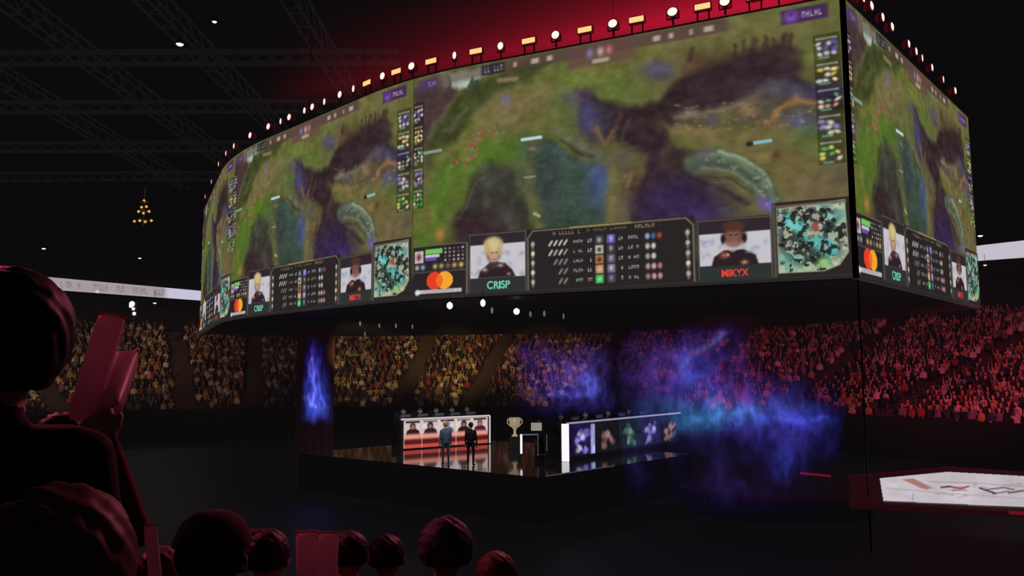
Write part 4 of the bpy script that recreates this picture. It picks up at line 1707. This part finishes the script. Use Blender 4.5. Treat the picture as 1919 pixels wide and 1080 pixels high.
def red_team_img(k):
    r = np.random.RandomState(40 + k)
    c = unit_canvas(60, 64, (206, 186, 182), 1.0)
    c.rect(.1, .9, .9, .97, (46, 34, 38), 1 if k % 2 == 0 else .5, .015)
    for i in range(5):
        c.blob(r.rand(), .55 + .35 * r.rand(), .1, .07, (224, 218, 226), .7)
    c.poly([(.1, .44), (.18, .62), (.38, .7), (.64, .7), (.84, .62), (.92, .44)], [(52, 26, 34), (48, 32, 38), (84, 84, 104), (40, 26, 30), (70, 34, 44)][k], 1, .03)
    c.blob(.5, .79, .17, .14, [(80, 50, 50), (44, 32, 38), (110, 114, 134), (40, 28, 30), (110, 64, 66)][k], 1, 0, 3)
    c.blob(.5, .75, .09, .08, (176, 130, 116), .8, 0, 3)
    c.rect(-.1, .3, 1.1, .5, (226, 150, 130), 1, .05)
    c.rect(-.1, .1, 1.1, .32, (92, 26, 26), 1, .05)
    c.rect(-.1, -.1, 1.1, .12, (196, 76, 66), 1, .03)
    c.rect(0, 0, .03, 1, (226, 206, 200), 1, .01)
    return c.img


def dark_team_img(k):
    r = np.random.RandomState(60 + k)
    base = [(34, 24, 66), (26, 24, 28), (24, 34, 36), (34, 28, 66), (24, 24, 40)][k]
    c = unit_canvas(56, 60, base, 1.0)
    n = fbm(60, 56, 5, r, 3, 1.0)
    pal = [[(150, 140, 220), (92, 70, 176), (214, 206, 240)], [(150, 96, 100), (96, 70, 72), (190, 170, 170)], [(86, 140, 112), (60, 96, 84), (150, 166, 150)], [(170, 158, 214), (96, 84, 160), (60, 70, 150)], [(186, 122, 110), (60, 90, 150), (150, 120, 96)]][k]
    for i in range(14):
        c.blob(.25 + r.rand() * .5, .2 + r.rand() * .6, .06 + .08 * r.rand(), .05 + .08 * r.rand(), pal[r.randint(3)], .75, r.rand() * 3, 2)
    c.blob(.5, .62, .1, .12, pal[2], .8, 0, 2)
    if k == 0:
        c.rect(.82, .04, 1, .96, (176, 176, 226), 1, .03)
        c.rect(-.1, -.1, .14, 1.1, (26, 18, 50), 1, .03)
    c.img *= (.65 + .6 * n)[..., None]
    c.rect(-.1, -.1, 1.1, .09, (14, 13, 18), 1, .02)
    return c.img


A1, B1 = on_z(752, 844, ZS), on_z(917, 832, ZS)
# far end of the left desk is its right end in the photo
desk1, L1, R1 = team_desk(A1, B1, 1.5, [red_team_img(k) for k in range(5)], True, 'team desk with white player portraits over a red band on its front', emission('cream_edge', L(206, 198, 196), 1, False))
A2, B2 = on_z(1064, 866, ZS), on_z(1275, 832, ZS)
desk2, L2, R2 = team_desk(A2, B2, 1.62, [dark_team_img(k) for k in range(5)], False, 'dark team desk with violet and green pictures and a white end panel', emission('pale_edge', L(150, 140, 176), 1, False))
bm = bmesh.new()
box(bm, (-.02, .1, .8), (.06, .36, 1.58), 0, .01)
bm_obj('end_light', bm, M_WHITEGLOW, desk2)
bm = bmesh.new()
box(bm, (L1 + .02, -.02, .76), (.05, .08, 1.44), 0, .01)
bm_obj('end_light', bm, emission('cream_post', L(214, 204, 202), 1, False), desk1)


# monitors and players behind each desk
def make_monitor():
    t = empty('monitor', (0, 0, 0))
    bm = bmesh.new()
    box(bm, (0, 0, .36), (.58, .04, .34), 0, .012)
    bm_obj('panel', bm, pbr('monitor_back', L(110, 108, 112), .4), t)
    bm = bmesh.new()
    box(bm, (0, .03, .12), (.06, .04, .24))
    box(bm, (0, .05, .012), (.28, .16, .024), 0, .01)
    bm_obj('stand', bm, M_BLACK, t)
    return t


mon = make_monitor()
J, hc = person_joints(True, hl=(-.2, .38, .86), hr=(.2, .38, .86), lean=.15, fingers=True)
M_JERSEY = [pbr('dark_team_jersey', L(70, 64, 74), .8), pbr('green_grey_jersey', L(66, 78, 74), .8)]
PLAYER = [figure(J, .022, [mj, M_SKIN, M_JEANS, M_SHOE], 'player_body') for mj in M_JERSEY]
HAIRM = bpy.data.meshes.new('hair')
b_ = hair_mesh(hc, seed=3, sub=3)
b_.to_mesh(HAIRM)
b_.free()
HAIRM.materials.append(M_HAIR[0])
for p_ in HAIRM.polygons:
    p_.use_smooth = True
bm = bmesh.new()
hcv = Vector(hc)
N = 12
for i in range(N):
    a0, a1 = PI * i / N, PI * (i + 1) / N
    tube(bm, hcv + Vector((.118 * math.cos(a0), 0, .05 + .125 * math.sin(a0))), hcv + Vector((.118 * math.cos(a1), 0, .05 + .125 * math.sin(a1))), .014, 6)
for s_ in (-1, 1):
    tube(bm, hcv + Vector((s_ * .09, 0, .03)), hcv + Vector((s_ * .13, 0, .03)), .045, 12)
HEADSET = bpy.data.meshes.new('headset')
bm.to_mesh(HEADSET)
bm.free()
HEADSET.materials.append(pbr('pale_headset', L(190, 188, 190), .5))


def make_chair():
    t = empty('gaming_chair', (0, 0, 0))
    bm = bmesh.new()
    box(bm, (0, 0, .29), (.52, .5, .09), 0, .03)
    bm_obj('seat', bm, M_BLACK, t)
    bm = bmesh.new()
    box(bm, (0, -.34, .78), (.5, .1, .9), 0, .04)
    bm_obj('backrest', bm, M_BLACK, t)
    bm = bmesh.new()
    tube(bm, (0, 0, .05), (0, 0, .26), .04, 8)
    for k in range(5):
        tube(bm, (0, 0, .09), (.3 * math.cos(k * 2 * PI / 5), .3 * math.sin(k * 2 * PI / 5), .05), .025, 6)
    bm_obj('base', bm, M_BLACK, t)
    return t


chair0 = make_chair()
used_m = used_c = False
for di, (dk, ln, rz, hgt, nm) in enumerate(((desk1, L1, R1, 1.5, 'the portrait desk'), (desk2, L2, R2, 1.62, 'the violet desk'))):
    bpy.context.view_layer.update()
    Mw = dk.matrix_world
    for k in range(5):
        x = .2 + (ln - .4) * (k + .5) / 5
        o = mon if not used_m else copy_tree(mon)
        used_m = True
        p = Mw @ Vector((x - .35, .2, hgt))
        o.location = p
        o.rotation_euler = (0, 0, rz)
        o.scale = (1, 1, .42)
        tag(o, f'grey monitor back on {nm}, {ORD[k]} from its near end', 'monitor', f'monitors on {nm}')
        plat = .56
        q = Mw @ Vector((x + .15, 1.4, plat + .012))
        t = empty('player', q, rz + PI)
        tag(t, f'person seated behind {nm} wearing a pale headset, {ORD[k]} from the near end', 'person', f'players behind {nm}')
        bo = link('body', PLAYER[di], None, t)
        link('hair', HAIRM, None, t)
        link('headset', HEADSET, None, t)
        o = chair0 if not used_c else copy_tree(chair0)
        used_c = True
        o.location = q
        o.rotation_euler = (0, 0, rz + PI)
        tag(o, f'black gaming chair behind {nm}, {ORD[k]} from the near end', 'chair', f'gaming chairs behind {nm}')
    # riser the players sit on
    bm = bmesh.new()
    box(bm, (ln / 2 + .35, 1.6, plat / 2), (ln - .8, 1.4, plat), 0, .01)
    ob = bm_obj('player_riser', bm, M_BLACK)
    ob.matrix_world = Matrix.Translation((0, 0, .004)) @ Mw
    tag(ob, f'low black riser behind {nm}', 'riser')

# standing figures
J, hc = person_joints(False, fingers=True)
ST1 = figure(J, .022, [pbr('slate_jacket', L(70, 84, 104), .8), M_SKIN, pbr('slate_trousers', L(58, 70, 88), .8), M_SHOE], 'person_body')
ST2 = figure(J, .022, [pbr('black_jacket', L(26, 28, 34), .8), M_SKIN, M_JEANS, M_SHOE], 'person_body')
ST3 = figure(J, .022, [pbr('grey_green_shirt', L(86, 96, 92), .8), M_SKIN, M_JEANS, M_SHOE], 'person_body')
for (x, y, me, rz, lb, hair) in ((835, 871, ST1, .3, 'person in slate blue clothes standing with back turned before the portrait desk', 2), (882, 873, ST2, -.3, 'person in black standing before the portrait desk, nearer its far end', 0), (1013, 859, ST3, 2.4, 'person in grey green shirt standing behind the white edged table', 1)):
    q = on_z(x, y, ZS)
    t = empty('person', q, rz)
    tag(t, lb, 'person')
    link('body', me, None, t)
    hb = hair_mesh(hc, seed=5 + hair, sub=3)
    bm_obj('hair', hb, M_HAIR[hair], t, True)

# white edged table with small screen, trophy on plinth
q = on_z(977, 866, ZS)
t = empty('caster_table', q, .12)
bm = bmesh.new()
box(bm, (.55, .3, 1.13), (1.16, .6, .05), 0, .01)
bm_obj('tabletop', bm, M_BLACK, t)
bm = bmesh.new()
box(bm, (0, 0, .75), (.09, .06, .82), 0, .01)
bm_obj('light_post', bm, M_WHITEGLOW, t)
M_GR = emission('grey_edge', L(120, 116, 128), .9, False)
bm = bmesh.new()
box(bm, (.36, -.01, 1.14), (.72, .03, .04))
bm_obj('front_edge', bm, M_GR, t)
M_GR2 = emission('dim_edge', L(84, 82, 88), .8, False)
for X_, H_ in ((.72, .92), (1.1, .7)):
    bm = bmesh.new()
    box(bm, (X_, 0, 1.14 - H_ / 2), (.035, .035, H_))
    bm_obj('post', bm, M_GR2, t)
bm = bmesh.new()
box(bm, (.55, 0, .3), (1.1, .03, .03))
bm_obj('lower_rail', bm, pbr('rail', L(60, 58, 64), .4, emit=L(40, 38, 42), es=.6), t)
for X_, Y_ in ((0, .04), (1.1, .04), (0, .56), (1.1, .56)):
    bm = bmesh.new()
    tube(bm, (X_, Y_, 0), (X_, Y_, 1.1), .02, 6)
    bm_obj('leg', bm, M_BLACK, t)
tag(t, 'open frame table with a bright white left post between the two team desks', 'table')
q2 = q + Vector((.66, .3, 1.155))
t = empty('small_screen', q2, 0)
bm = bmesh.new()
box(bm, (0, 0, .3), (.46, .03, .34), 0, .01)
bm_obj('panel', bm, emission('cream_screen', L(150, 146, 132), .9, False), t)
bm = bmesh.new()
tube(bm, (0, .02, 0), (0, .02, .2), .02, 8)
box(bm, (0, .02, .01), (.2, .14, .02))
bm_obj('stand', bm, M_BLACK, t)
tag(t, 'small pale screen standing on the white edged table', 'screen')
q = on_z(965, 842, ZS)
bm = bmesh.new()
box(bm, (0, 0, .31), (.55, .55, .62), 0, .02)
box(bm, (0, 0, .03), (.62, .62, .06), 0, .01)
o = bm_obj('plinth', bm, M_BLACK)
o.location = q
tag(o, 'black square plinth under the cream trophy', 'plinth')
M_TRO = pbr('cream_glowing_metal', L(216, 196, 164), .3, .3, emit=L(150, 130, 100), es=.8)  # light on the cup put in as its own emission
t = empty('trophy', q + Vector((0, 0, .62)))
bm = bmesh.new()
lathe(bm, [(0, 0), (.15, 0), (.15, .06), (.07, .12), (.06, .3), (.1, .38), (.2, .5), (.27, .68), (.3, .92), (.27, .92), (.22, .66), (0, .5)], 24)
bm_obj('cup', bm, M_TRO, t, True)
for s_ in (-1, 1):
    bm = bmesh.new()
    pts = [(s_ * .24, 0, .82), (s_ * .36, 0, .84), (s_ * .37, 0, .66), (s_ * .2, 0, .48)]
    for a_, b_ in zip(pts[:-1], pts[1:]):
        tube(bm, a_, b_, .022, 8)
    bm_obj('handle', bm, M_TRO, t)
tag(t, 'cream self-glowing two-handled trophy cup on a black plinth', 'trophy')

# ------------------------------------------------------------------ projected light clouds on the gauze below the front screen
gA, gB = PA + (P0 - PA) * .0, P0


def gauze(px, py):
    """point of the gauze plane (under the front screen) seen at a picture point"""
    r = ray(px, py)
    n = Vector((-(gB - gA).y, (gB - gA).x))
    t_ = (n.dot(gA)) / (n.x * r.x + n.y * r.y)
    return (r.x * t_, r.y * t_, ZC + r.z * t_)


def cloud(name, x0, y0, x1, y1, nx, ny, blobs, lines, label, seed, surf=gauze, thr=3.0, fil=.5, clip_z=.05, gain=.31, warp=1.0):
    rs = np.random.RandomState(seed)
    X, Y = np.meshgrid(np.linspace(x0, x1, nx), np.linspace(y1, y0, ny))
    w1, w2 = fbm(ny, nx, 5, rs, 5) - .5, fbm(ny, nx, 5, rs, 5) - .5
    wx, wy = X + w1 * 62 * warp, Y + w2 * 48 * warp
    img = np.zeros((ny, nx, 3))
    rid = 1 - np.abs(2 * fbm(ny, nx, 8, rs, 5) - 1)
    rid = np.clip((rid - .45) / .5, 0, 1) ** 2
    for (cx, cy, rx, ry, rot, col, a) in blobs:
        cc, s = math.cos(rot), math.sin(rot)
        dx, dy = wx - cx, wy - cy
        e = np.exp(-((dx * cc + dy * s) / rx) ** 2 - ((-dx * s + dy * cc) / ry) ** 2)
        img += (e * a * (1 - fil + fil * 1.7 * rid))[..., None] * lin(col)
    for (pts, w, col, a) in lines:
        cv = Canvas(X + w1 * 16, Y + w2 * 16, 0)
        d = np.full(X.shape, 1e18)
        for (ax, ay), (bx, by) in zip(pts[:-1], pts[1:]):
            ex, ey = bx - ax, by - ay
            t_ = np.clip(((cv.X - ax) * ex + (cv.Y - ay) * ey) / (ex * ex + ey * ey), 0, 1)
            d = np.minimum(d, (cv.X - ax - ex * t_) ** 2 + (cv.Y - ay - ey * t_) ** 2)
        img += (a * np.exp(-d / (w * w)) * (.4 + .6 * rid))[..., None] * lin(col)
    for k in range(int(nx * ny / 260)):               # sparkle dust
        i, j = rs.randint(ny), rs.randint(nx)
        if img[i, j].max() > .01:
            img[i, j] *= 1.9
    ex = np.minimum(np.minimum(X - x0, x1 - X), np.minimum(Y - y0, y1 - Y))
    t_ = np.clip((ex + w1 * 20) / 34, 0, 1)
    img *= (gain * t_ * t_ * (3 - 2 * t_))[..., None]
    lum = img.max(-1)
    co = np.zeros((ny, nx, 3))
    for j in range(ny):
        for i in range(nx):
            if lum[j, i] > 1e-4:
                co[j, i] = surf(X[j, i], Y[j, i])
    floor_t = lin((thr, thr, thr))[0]
    img = np.maximum(img - floor_t, 0)
    keep = (lum > floor_t * 1.05) & (co[..., 2] > clip_z)
    k2 = keep.copy()
    k2[:-1] &= keep[1:]
    k2[:, :-1] &= keep[:, 1:]
    k2[:-1, :-1] &= keep[1:, 1:]
    me = grid_mesh(name, co, img, k2)
    o = link(name, me, M_HOLO)
    return tag(o, label, 'projected light', kind='stuff')


IND, BLU, TEA, VIO = (56, 40, 130), (62, 74, 215), (56, 130, 185), (104, 76, 200)
cloud('projected_light_cloud', 950, 628, 1172, 790, 150, 110,
      [(1090, 708, 40, 40, 0, VIO, .9), (1104, 722, 20, 20, 0, (90, 110, 235), .9), (1040, 690, 60, 34, .2, IND, 1.0), (1000, 668, 40, 26, 0, IND, .55), (1068, 735, 70, 14, .1, BLU, .6), (1060, 765, 70, 22, 0, IND, .7), (1010, 700, 50, 44, 0, (40, 26, 80), .3)],
      [([(1040, 735), (1080, 742), (1110, 735), (1104, 705)], 6, (86, 96, 220), .7)],
      'small blue violet projected cloud above the trophy, a wisp apart', 31)
cloud('projected_light_cloud', 1150, 590, 1590, 985, 260, 230,
      [(1300, 770, 230, 95, 0, (44, 32, 92), .42), (1245, 688, 58, 38, .2, VIO, .75), (1285, 672, 34, 30, .4, BLU, .6), (1310, 720, 44, 50, .4, BLU, .75), (1350, 772, 95, 26, -.04, TEA, 1.05), (1300, 795, 48, 16, -.3, TEA, .7), (1440, 768, 95, 34, .05, BLU, .95), (1470, 800, 85, 40, .1, (60, 56, 170), .9), (1400, 740, 70, 40, .4, (96, 60, 180), .7),
       (1250, 740, 80, 44, 0, IND, .7), (1190, 695, 50, 50, 0, IND, .25), (1440, 826, 90, 30, .2, IND, .75), (1472, 862, 30, 22, .6, BLU, .6), (1195, 840, 16, 70, 0, IND, .45), (1352, 890, 22, 50, 0, IND, .6), (1400, 920, 120, 36, 0, (40, 28, 90), .4), (1340, 645, 30, 44, .5, IND, .7), (1510, 788, 80, 13, -.04, BLU, .7), (1300, 826, 130, 26, 0, (40, 28, 90), .4), (1350, 612, 16, 28, .4, IND, .5)],
      [([(1352, 625), (1325, 650), (1290, 672), (1278, 686)], 6, (120, 130, 225), .75), ([(1278, 684), (1300, 715), (1322, 745), (1345, 768)], 14, (70, 110, 200), .5), ([(1292, 790), (1330, 780), (1390, 768), (1420, 764)], 8, (70, 150, 200), .6), ([(1450, 782), (1500, 792), (1548, 783)], 5, (96, 100, 220), .6)],
      'large blue teal projected cloud spreading right of the violet desk', 32)

# hanging cloth strip that carries the flame projection
D_F = 43.0
q0, q1 = at_d(556, 600, D_F), at_d(627, 600, D_F)
zt_, zb_ = at_d(590, 606, D_F).z, .6
bm = bmesh.new()
N = 24
prev = None
for i in range(N + 1):
    x = q0.x + (q1.x - q0.x) * i / N
    y = D_F + .2 + .05 * math.sin(i * 1.3)
    v = (bm.verts.new((x, y, zb_)), bm.verts.new((x, y, zt_)))
    if prev:
        bm.faces.new((prev[0], v[0], v[1], prev[1]))
    prev = v
o = empty('projection_banner', (q0.x, D_F, zb_))
bpy.context.view_layer.update()
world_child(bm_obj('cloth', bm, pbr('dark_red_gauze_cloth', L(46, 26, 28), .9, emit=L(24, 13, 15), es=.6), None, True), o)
bm = bmesh.new()
tube(bm, (q0.x - .1, D_F + .2, zt_), (q1.x + .1, D_F + .2, zt_), .05, 8)
for x in (q0.x, q1.x):
    tube(bm, (x, D_F + .2, zt_), (x, D_F + .2, ZB - .12), .03, 6)
world_child(bm_obj('top_batten', bm, M_BLACK), o)
fl = cloud('flame_projection', 554, 622, 630, 800, 70, 150,
           [(596, 745, 22, 34, 0, (70, 90, 235), 1.1), (588, 708, 12, 44, 0, (72, 66, 225), .95), (585, 665, 6, 34, 0, (70, 46, 190), .8), (596, 775, 24, 26, 0, (70, 90, 220), .8)],
           [([(584, 672), (587, 700), (590, 730), (588, 758)], 3.2, (150, 160, 255), .8), ([(600, 725), (602, 745), (610, 765)], 4, (90, 140, 240), .6), ([(576, 745), (586, 760), (592, 757)], 4, (140, 150, 255), .6)],
           None, 33, surf=lambda x, y: tuple(at_d(x, y, D_F)), fil=.4, gain=.5, warp=.42)
for k_ in ('category', 'kind'):
    if k_ in fl:
        del fl[k_]
world_child(fl, o)
tag(o, 'narrow dark hanging cloth with a blue flame projected on it', 'banner')

# gauze corner cable below the sharp corner of the scoreboard
bm = bmesh.new()
tube(bm, (P0.x + .05, P0.y - .05, 0), (P0.x + .05, P0.y - .05, ZB - .14), .028, 6)
o = bm_obj('gauze_cable', bm, pbr('cable_grey', L(64, 60, 64), .6))
tag(o, 'thin dark vertical cable from the sharp scoreboard corner down to the floor', 'cable')


# ------------------------------------------------------------------ people in the near stand
M_STAND = pbr('near_stand_concrete', L(60, 52, 54), .9, noise=.2)
# terraces: (front edge y, floor z)
TER = [(-1.5, .75, ZC - 1.5), (.75, 1.55, ZC - 1.52), (1.55, 2.3, ZC - 1.66), (2.3, 3.0, ZC - 1.86), (3.0, 3.75, ZC - 2.06), (3.75, 4.6, ZC - 2.28), (4.6, 5.6, ZC - 2.6), (5.6, 6.6, ZC - 2.95)]
bm = bmesh.new()
for (y0, y1, z) in TER:
    box(bm, (0, (y0 + y1) / 2, z / 2), (14, y1 - y0, z))
ns = bm_obj('near_tiers', bm, M_STAND)
tag(ns, 'stepped near stand that carries the closest spectators', kind='structure')


def floor_at(y):
    for (a, b_, z) in TER:
        if a <= y < b_:
            return z
    return TER[-1][2]


def make_seat():
    t = empty('stadium_seat', (0, 0, 0))
    bm = bmesh.new()
    box(bm, (0, .02, .37), (.44, .4, .05), 0, .02)
    bm_obj('seat', bm, pbr('seat_shell', L(60, 24, 30), .6), t)
    bm = bmesh.new()
    box(bm, (0, -.22, .6), (.44, .05, .44), 0, .02)
    bm_obj('backrest', bm, bpy.data.materials['seat_shell'], t)
    for s_ in (-1, 1):
        bm = bmesh.new()
        tube(bm, (s_ * .18, -.1, 0), (s_ * .18, -.05, .36), .022, 8)
        bm_obj('leg', bm, M_BLACK, t)
    return t


seat0 = make_seat()
seat_used = False
TOPS = {}


def top_mat(name, rgb):
    if name not in TOPS:
        TOPS[name] = pbr(name, L(*rgb), .85, noise=.25, nscale=20)
    return TOPS[name]


M_FGHAIR = [pbr('near_dark_hair', L(52, 40, 38), .55, noise=.5, nscale=60), pbr('near_brown_hair', L(110, 74, 60), .55, noise=.5, nscale=60), pbr('near_grey_hair', L(84, 80, 86), .6, noise=.4, nscale=60)]


def spectator(px, py, d, sit, label, top, hair=0, hl=None, hr=None, turn=0.0, puff=1.0, tousle=.005, h=None, voxel=.016, long=0.0, grip=False, cap=None, wide=1.0, rz=0.0):
    """put a person so that the head centre is seen at the picture point"""
    global seat_used
    hp = at_d(px, py, d)
    zf = floor_at(d)
    J, hc = person_joints(sit, None, None)
    hh = (hp.z - zf) / (hc[2] + .03)
    hh = h or hh
    J, hc = person_joints(sit, hl, hr, head_turn=turn, h=hh, grip=grip, wide=wide)
    base = Vector((hp.x, d - hc[1], zf))
    t = empty('spectator', base, rz)
    me = figure(J, voxel, [top, M_SKIN, M_JEANS, M_SHOE], 'body')
    link('body', me, None, t)
    bm = hair_mesh(hc, hh, turn, puff=puff, tousle=tousle, seed=int(px), long=long)
    bm_obj('hair', bm, M_FGHAIR[hair], t, True)
    if cap:
        bm = bmesh.new()
        lathe(bm, [(0, .118), (.05, .112), (.09, .085), (.112, .04), (.116, .02)], 20, Matrix.Translation(Vector(hc) + Vector((0, 0, .055 * hh))) @ Matrix.Scale(hh, 4))
        box(bm, Vector(hc) + Vector((0, .15, .075)) * hh, (.16 * hh, .12 * hh, .012 * hh), 0, .004)
        bm_obj('cap', bm, cap, t, True)
    tag(t, label, 'person')
    if sit:
        o = seat0 if not seat_used else copy_tree(seat0)
        seat_used = True
        o.location = base
        o.rotation_euler = (0, 0, rz)
        tag(o, 'dark red stadium seat under the ' + ' '.join(label.split(',')[0].split()[:10]), 'seat', 'near stand seats')
    bpy.context.view_layer.update()
    return t, hh, base


red_top, dark_top = top_mat('wine_red_top', (120, 34, 50)), top_mat('black_top', (34, 28, 32))
spectator(14, 634, 1.84, False, 'standing person with a large dark head at the edge, close to the camera', dark_top, 0, puff=1.22, tousle=.003, turn=.7, long=.3, wide=1.05, voxel=.014)
tB, hB, bB_ = spectator(118, 838, 3.3, False, 'person holding up two red clappers behind the large dark head', red_top, 0, hl=None, hr=None)
# the clapper holder gets raised arms that end at the clappers
for ch in list(tB.children):
    if ch.name.startswith('body'):
        bpy.data.objects.remove(ch)
inv = tB.matrix_world.inverted()
h1, h2 = at_d(150, 838, 3.15), at_d(205, 830, 3.15)
J, hc = person_joints(False, tuple((inv @ h1) / hB), tuple((inv @ h2) / hB), h=hB, grip=True)
wr = [Vector(b_) for (a_, ra, b_, rb, t_) in J if abs(rb - .033 * hB) < 1e-6 and t_ == 0]
link('body', figure(J, .013, [red_top, M_SKIN, M_JEANS, M_SHOE], 'body'), None, tB)
M_CLAP = pbr('inflated_plastic', L(226, 200, 208), .35, translucent=.55)


def clapper(A, B, r, label, bend=0.0):
    A, B = Vector(A), Vector(B)
    ln = (B - A).length
    bm = bmesh.new()
    prof = [(0, 0), (r * .85, 0), (r * .9, ln * .05), (r, ln * .12), (r, ln * .5), (r * .98, ln * .86), (r * .95, ln * .94), (r * .86, ln * .985), (0, ln * .985)]
    lathe(bm, prof, 24)
    for v in bm.verts:                     # flattened welded ends
        f = max(0, 1 - v.co.z / (ln * .12)) + max(0, 1 - (ln - v.co.z) / (ln * .12))
        v.co.y *= 1 - .75 * f
        v.co.x *= 1 + .1 * f
    o = empty('inflatable_clapper', A)
    zz = (B - A).normalized()
    yy = (Vector((0, -1, 0)) - zz * zz.dot(Vector((0, -1, 0)))).normalized()
    o.rotation_euler = Matrix((yy.cross(zz), yy, zz)).transposed().to_euler()
    bm_obj('tube', bm, M_CLAP, o, True)
    bm = bmesh.new()
    box(bm, (0, 0, ln * .995), (r * 2.2, r * .25, ln * .03), 0, r * .06)
    bm_obj('end_seam', bm, pbr('seam_plastic', L(230, 170, 160), .5, translucent=.3) if 'seam_plastic' not in bpy.data.materials else bpy.data.materials['seam_plastic'], o)
    return tag(o, label, 'clapper', 'inflatable clappers')


hw = [tB.matrix_world @ w for w in wr]
bpy.context.view_layer.update()
clapper(at_d(152, 790, 3.2), at_d(211, 590, 3.25), .054, 'tall red inflatable clapper held up high above a shoulder')
clapper(at_d(196, 770, 3.2), at_d(236, 668, 3.6), .062, 'shorter red clapper tilted away, beside the tall one')

spectator(104, 1086, 1.2, True, 'person with large reddish tousled hair, nearest the camera', dark_top, 1, puff=1.04, tousle=.005, turn=.3, voxel=.014, wide=1.05)
spectator(398, 1048, 2.62, True, 'person in a dark cap with red light on it, next after the tousled hair', dark_top, 0, cap=top_mat('dark_cap', (70, 30, 38)))
spectator(836, 1034, 4.1, True, 'person with rounded greyish hair, alone right of the paired clappers', dark_top, 2, puff=1.15)
t8, h8, b8 = spectator(500, 1046, 4.15, True, 'person in wine red top beside the upright pair of clappers', red_top, 0, hr=(.36, .3, .62), grip=True)
spectator(654, 1042, 5.2, True, 'person with small dark head just right of the paired clappers', dark_top, 0)
spectator(724, 1046, 6.1, True, 'person with dark head between the paired clappers and greyish hair', red_top, 0)
spectator(300, 1075, 4.2, True, 'person half hidden behind the dark cap', red_top, 1)
spectator(930, 1082, 4.9, True, 'person low at the frame edge right of greyish hair', red_top, 1)
bpy.context.view_layer.update()
clapper(at_d(578, 1150, 4.0), at_d(574, 996, 4.0), .052, 'upright red clapper, the one of the pair nearer the wine red top')
clapper(at_d(610, 1150, 4.0), at_d(616, 998, 4.02), .05, 'upright red clapper, the one of the pair nearer the small dark head')
clapper(at_d(296, 1130, 2.9), at_d(281, 985, 2.9), .022, 'thin pinkish clapper seen edge-on behind the tousled hair')


# ------------------------------------------------------------------ light
def spot(name, loc, target, col, power, size, blend=.6, r=1.0):
    d = bpy.data.lights.new(name, 'SPOT')
    d.color = col
    d.energy = power
    d.spot_size = math.radians(size)
    d.spot_blend = blend
    d.shadow_soft_size = r
    o = bpy.data.objects.new(name, d)
    COL.objects.link(o)
    o.location = loc
    o.rotation_euler = (Vector(target) - Vector(loc)).to_track_quat('-Z', 'Y').to_euler()
    return o


def ptheta(px, r):
    th = ring_hit(px, r)
    q = ring(th, r)
    return Vector((q[0], q[1], Z_ROW0 + r / ROW_D * ROW_H + .8))


src = Vector((-4, 20, ZC + 9))
spot('amber_spot_left', (-34, 30, ZC + 12), ptheta(140, 12), (1.0, .62, .30), 15000, 32, .8)
spot('amber_spot_mid', (-18, 34, ZC + .9), ptheta(420, 15), (1.0, .55, .32), 5500, 24, .8)
spot('amber_spot_center', (-8, 40, ZC + .9), ptheta(690, 18), (1.0, .62, .25), 14000, 22, .8)
spot('gold_spot', (-3, 42, ZC + .9), ptheta(850, 13), (1.0, .66, .22), 20000, 18, .8)
spot('orange_spot', (2, 42, ZC + .9), ptheta(1010, 14), (1.0, .42, .26), 10000, 22, .8)
spot('red_spot_mid', (10, 36, ZC + .9), ptheta(1350, 14), (1.0, .10, .20), 7200, 30, .8)
spot('red_spot_right', (18, 26, ZC + .9), ptheta(1720, 13), (1.0, .10, .22), 13500, 36, .8)
spot('added_fill_left', (-2, 30, ZB - .5), (-4, 39, ZS), (.9, .95, 1.0), 1700, 60, .8)  # unseen fill added to make the players and standing figures visible
spot('added_fill_right', (6, 30, ZB - .5), (5, 38, ZS), (.8, .88, 1.0), 1100, 50, .8)  # second added fill, over the right desk
spot('red_near_light', (3, 14, ZC + 5.5), (-1.2, 2.6, ZC - .4), (1.0, .16, .27), 1500, 40, .5, .6)
spot('red_near_light_side', (-5.5, 7, ZC + 3.0), (-.6, 3.2, ZC - .6), (1.0, .13, .24), 420, 50, .5, .4)

w = bpy.data.worlds.new('world')
SC.world = w
w.use_nodes = True
w.node_tree.nodes['Background'].inputs[0].default_value = (1.0, .9, 1.0, 1)
w.node_tree.nodes['Background'].inputs[1].default_value = .006
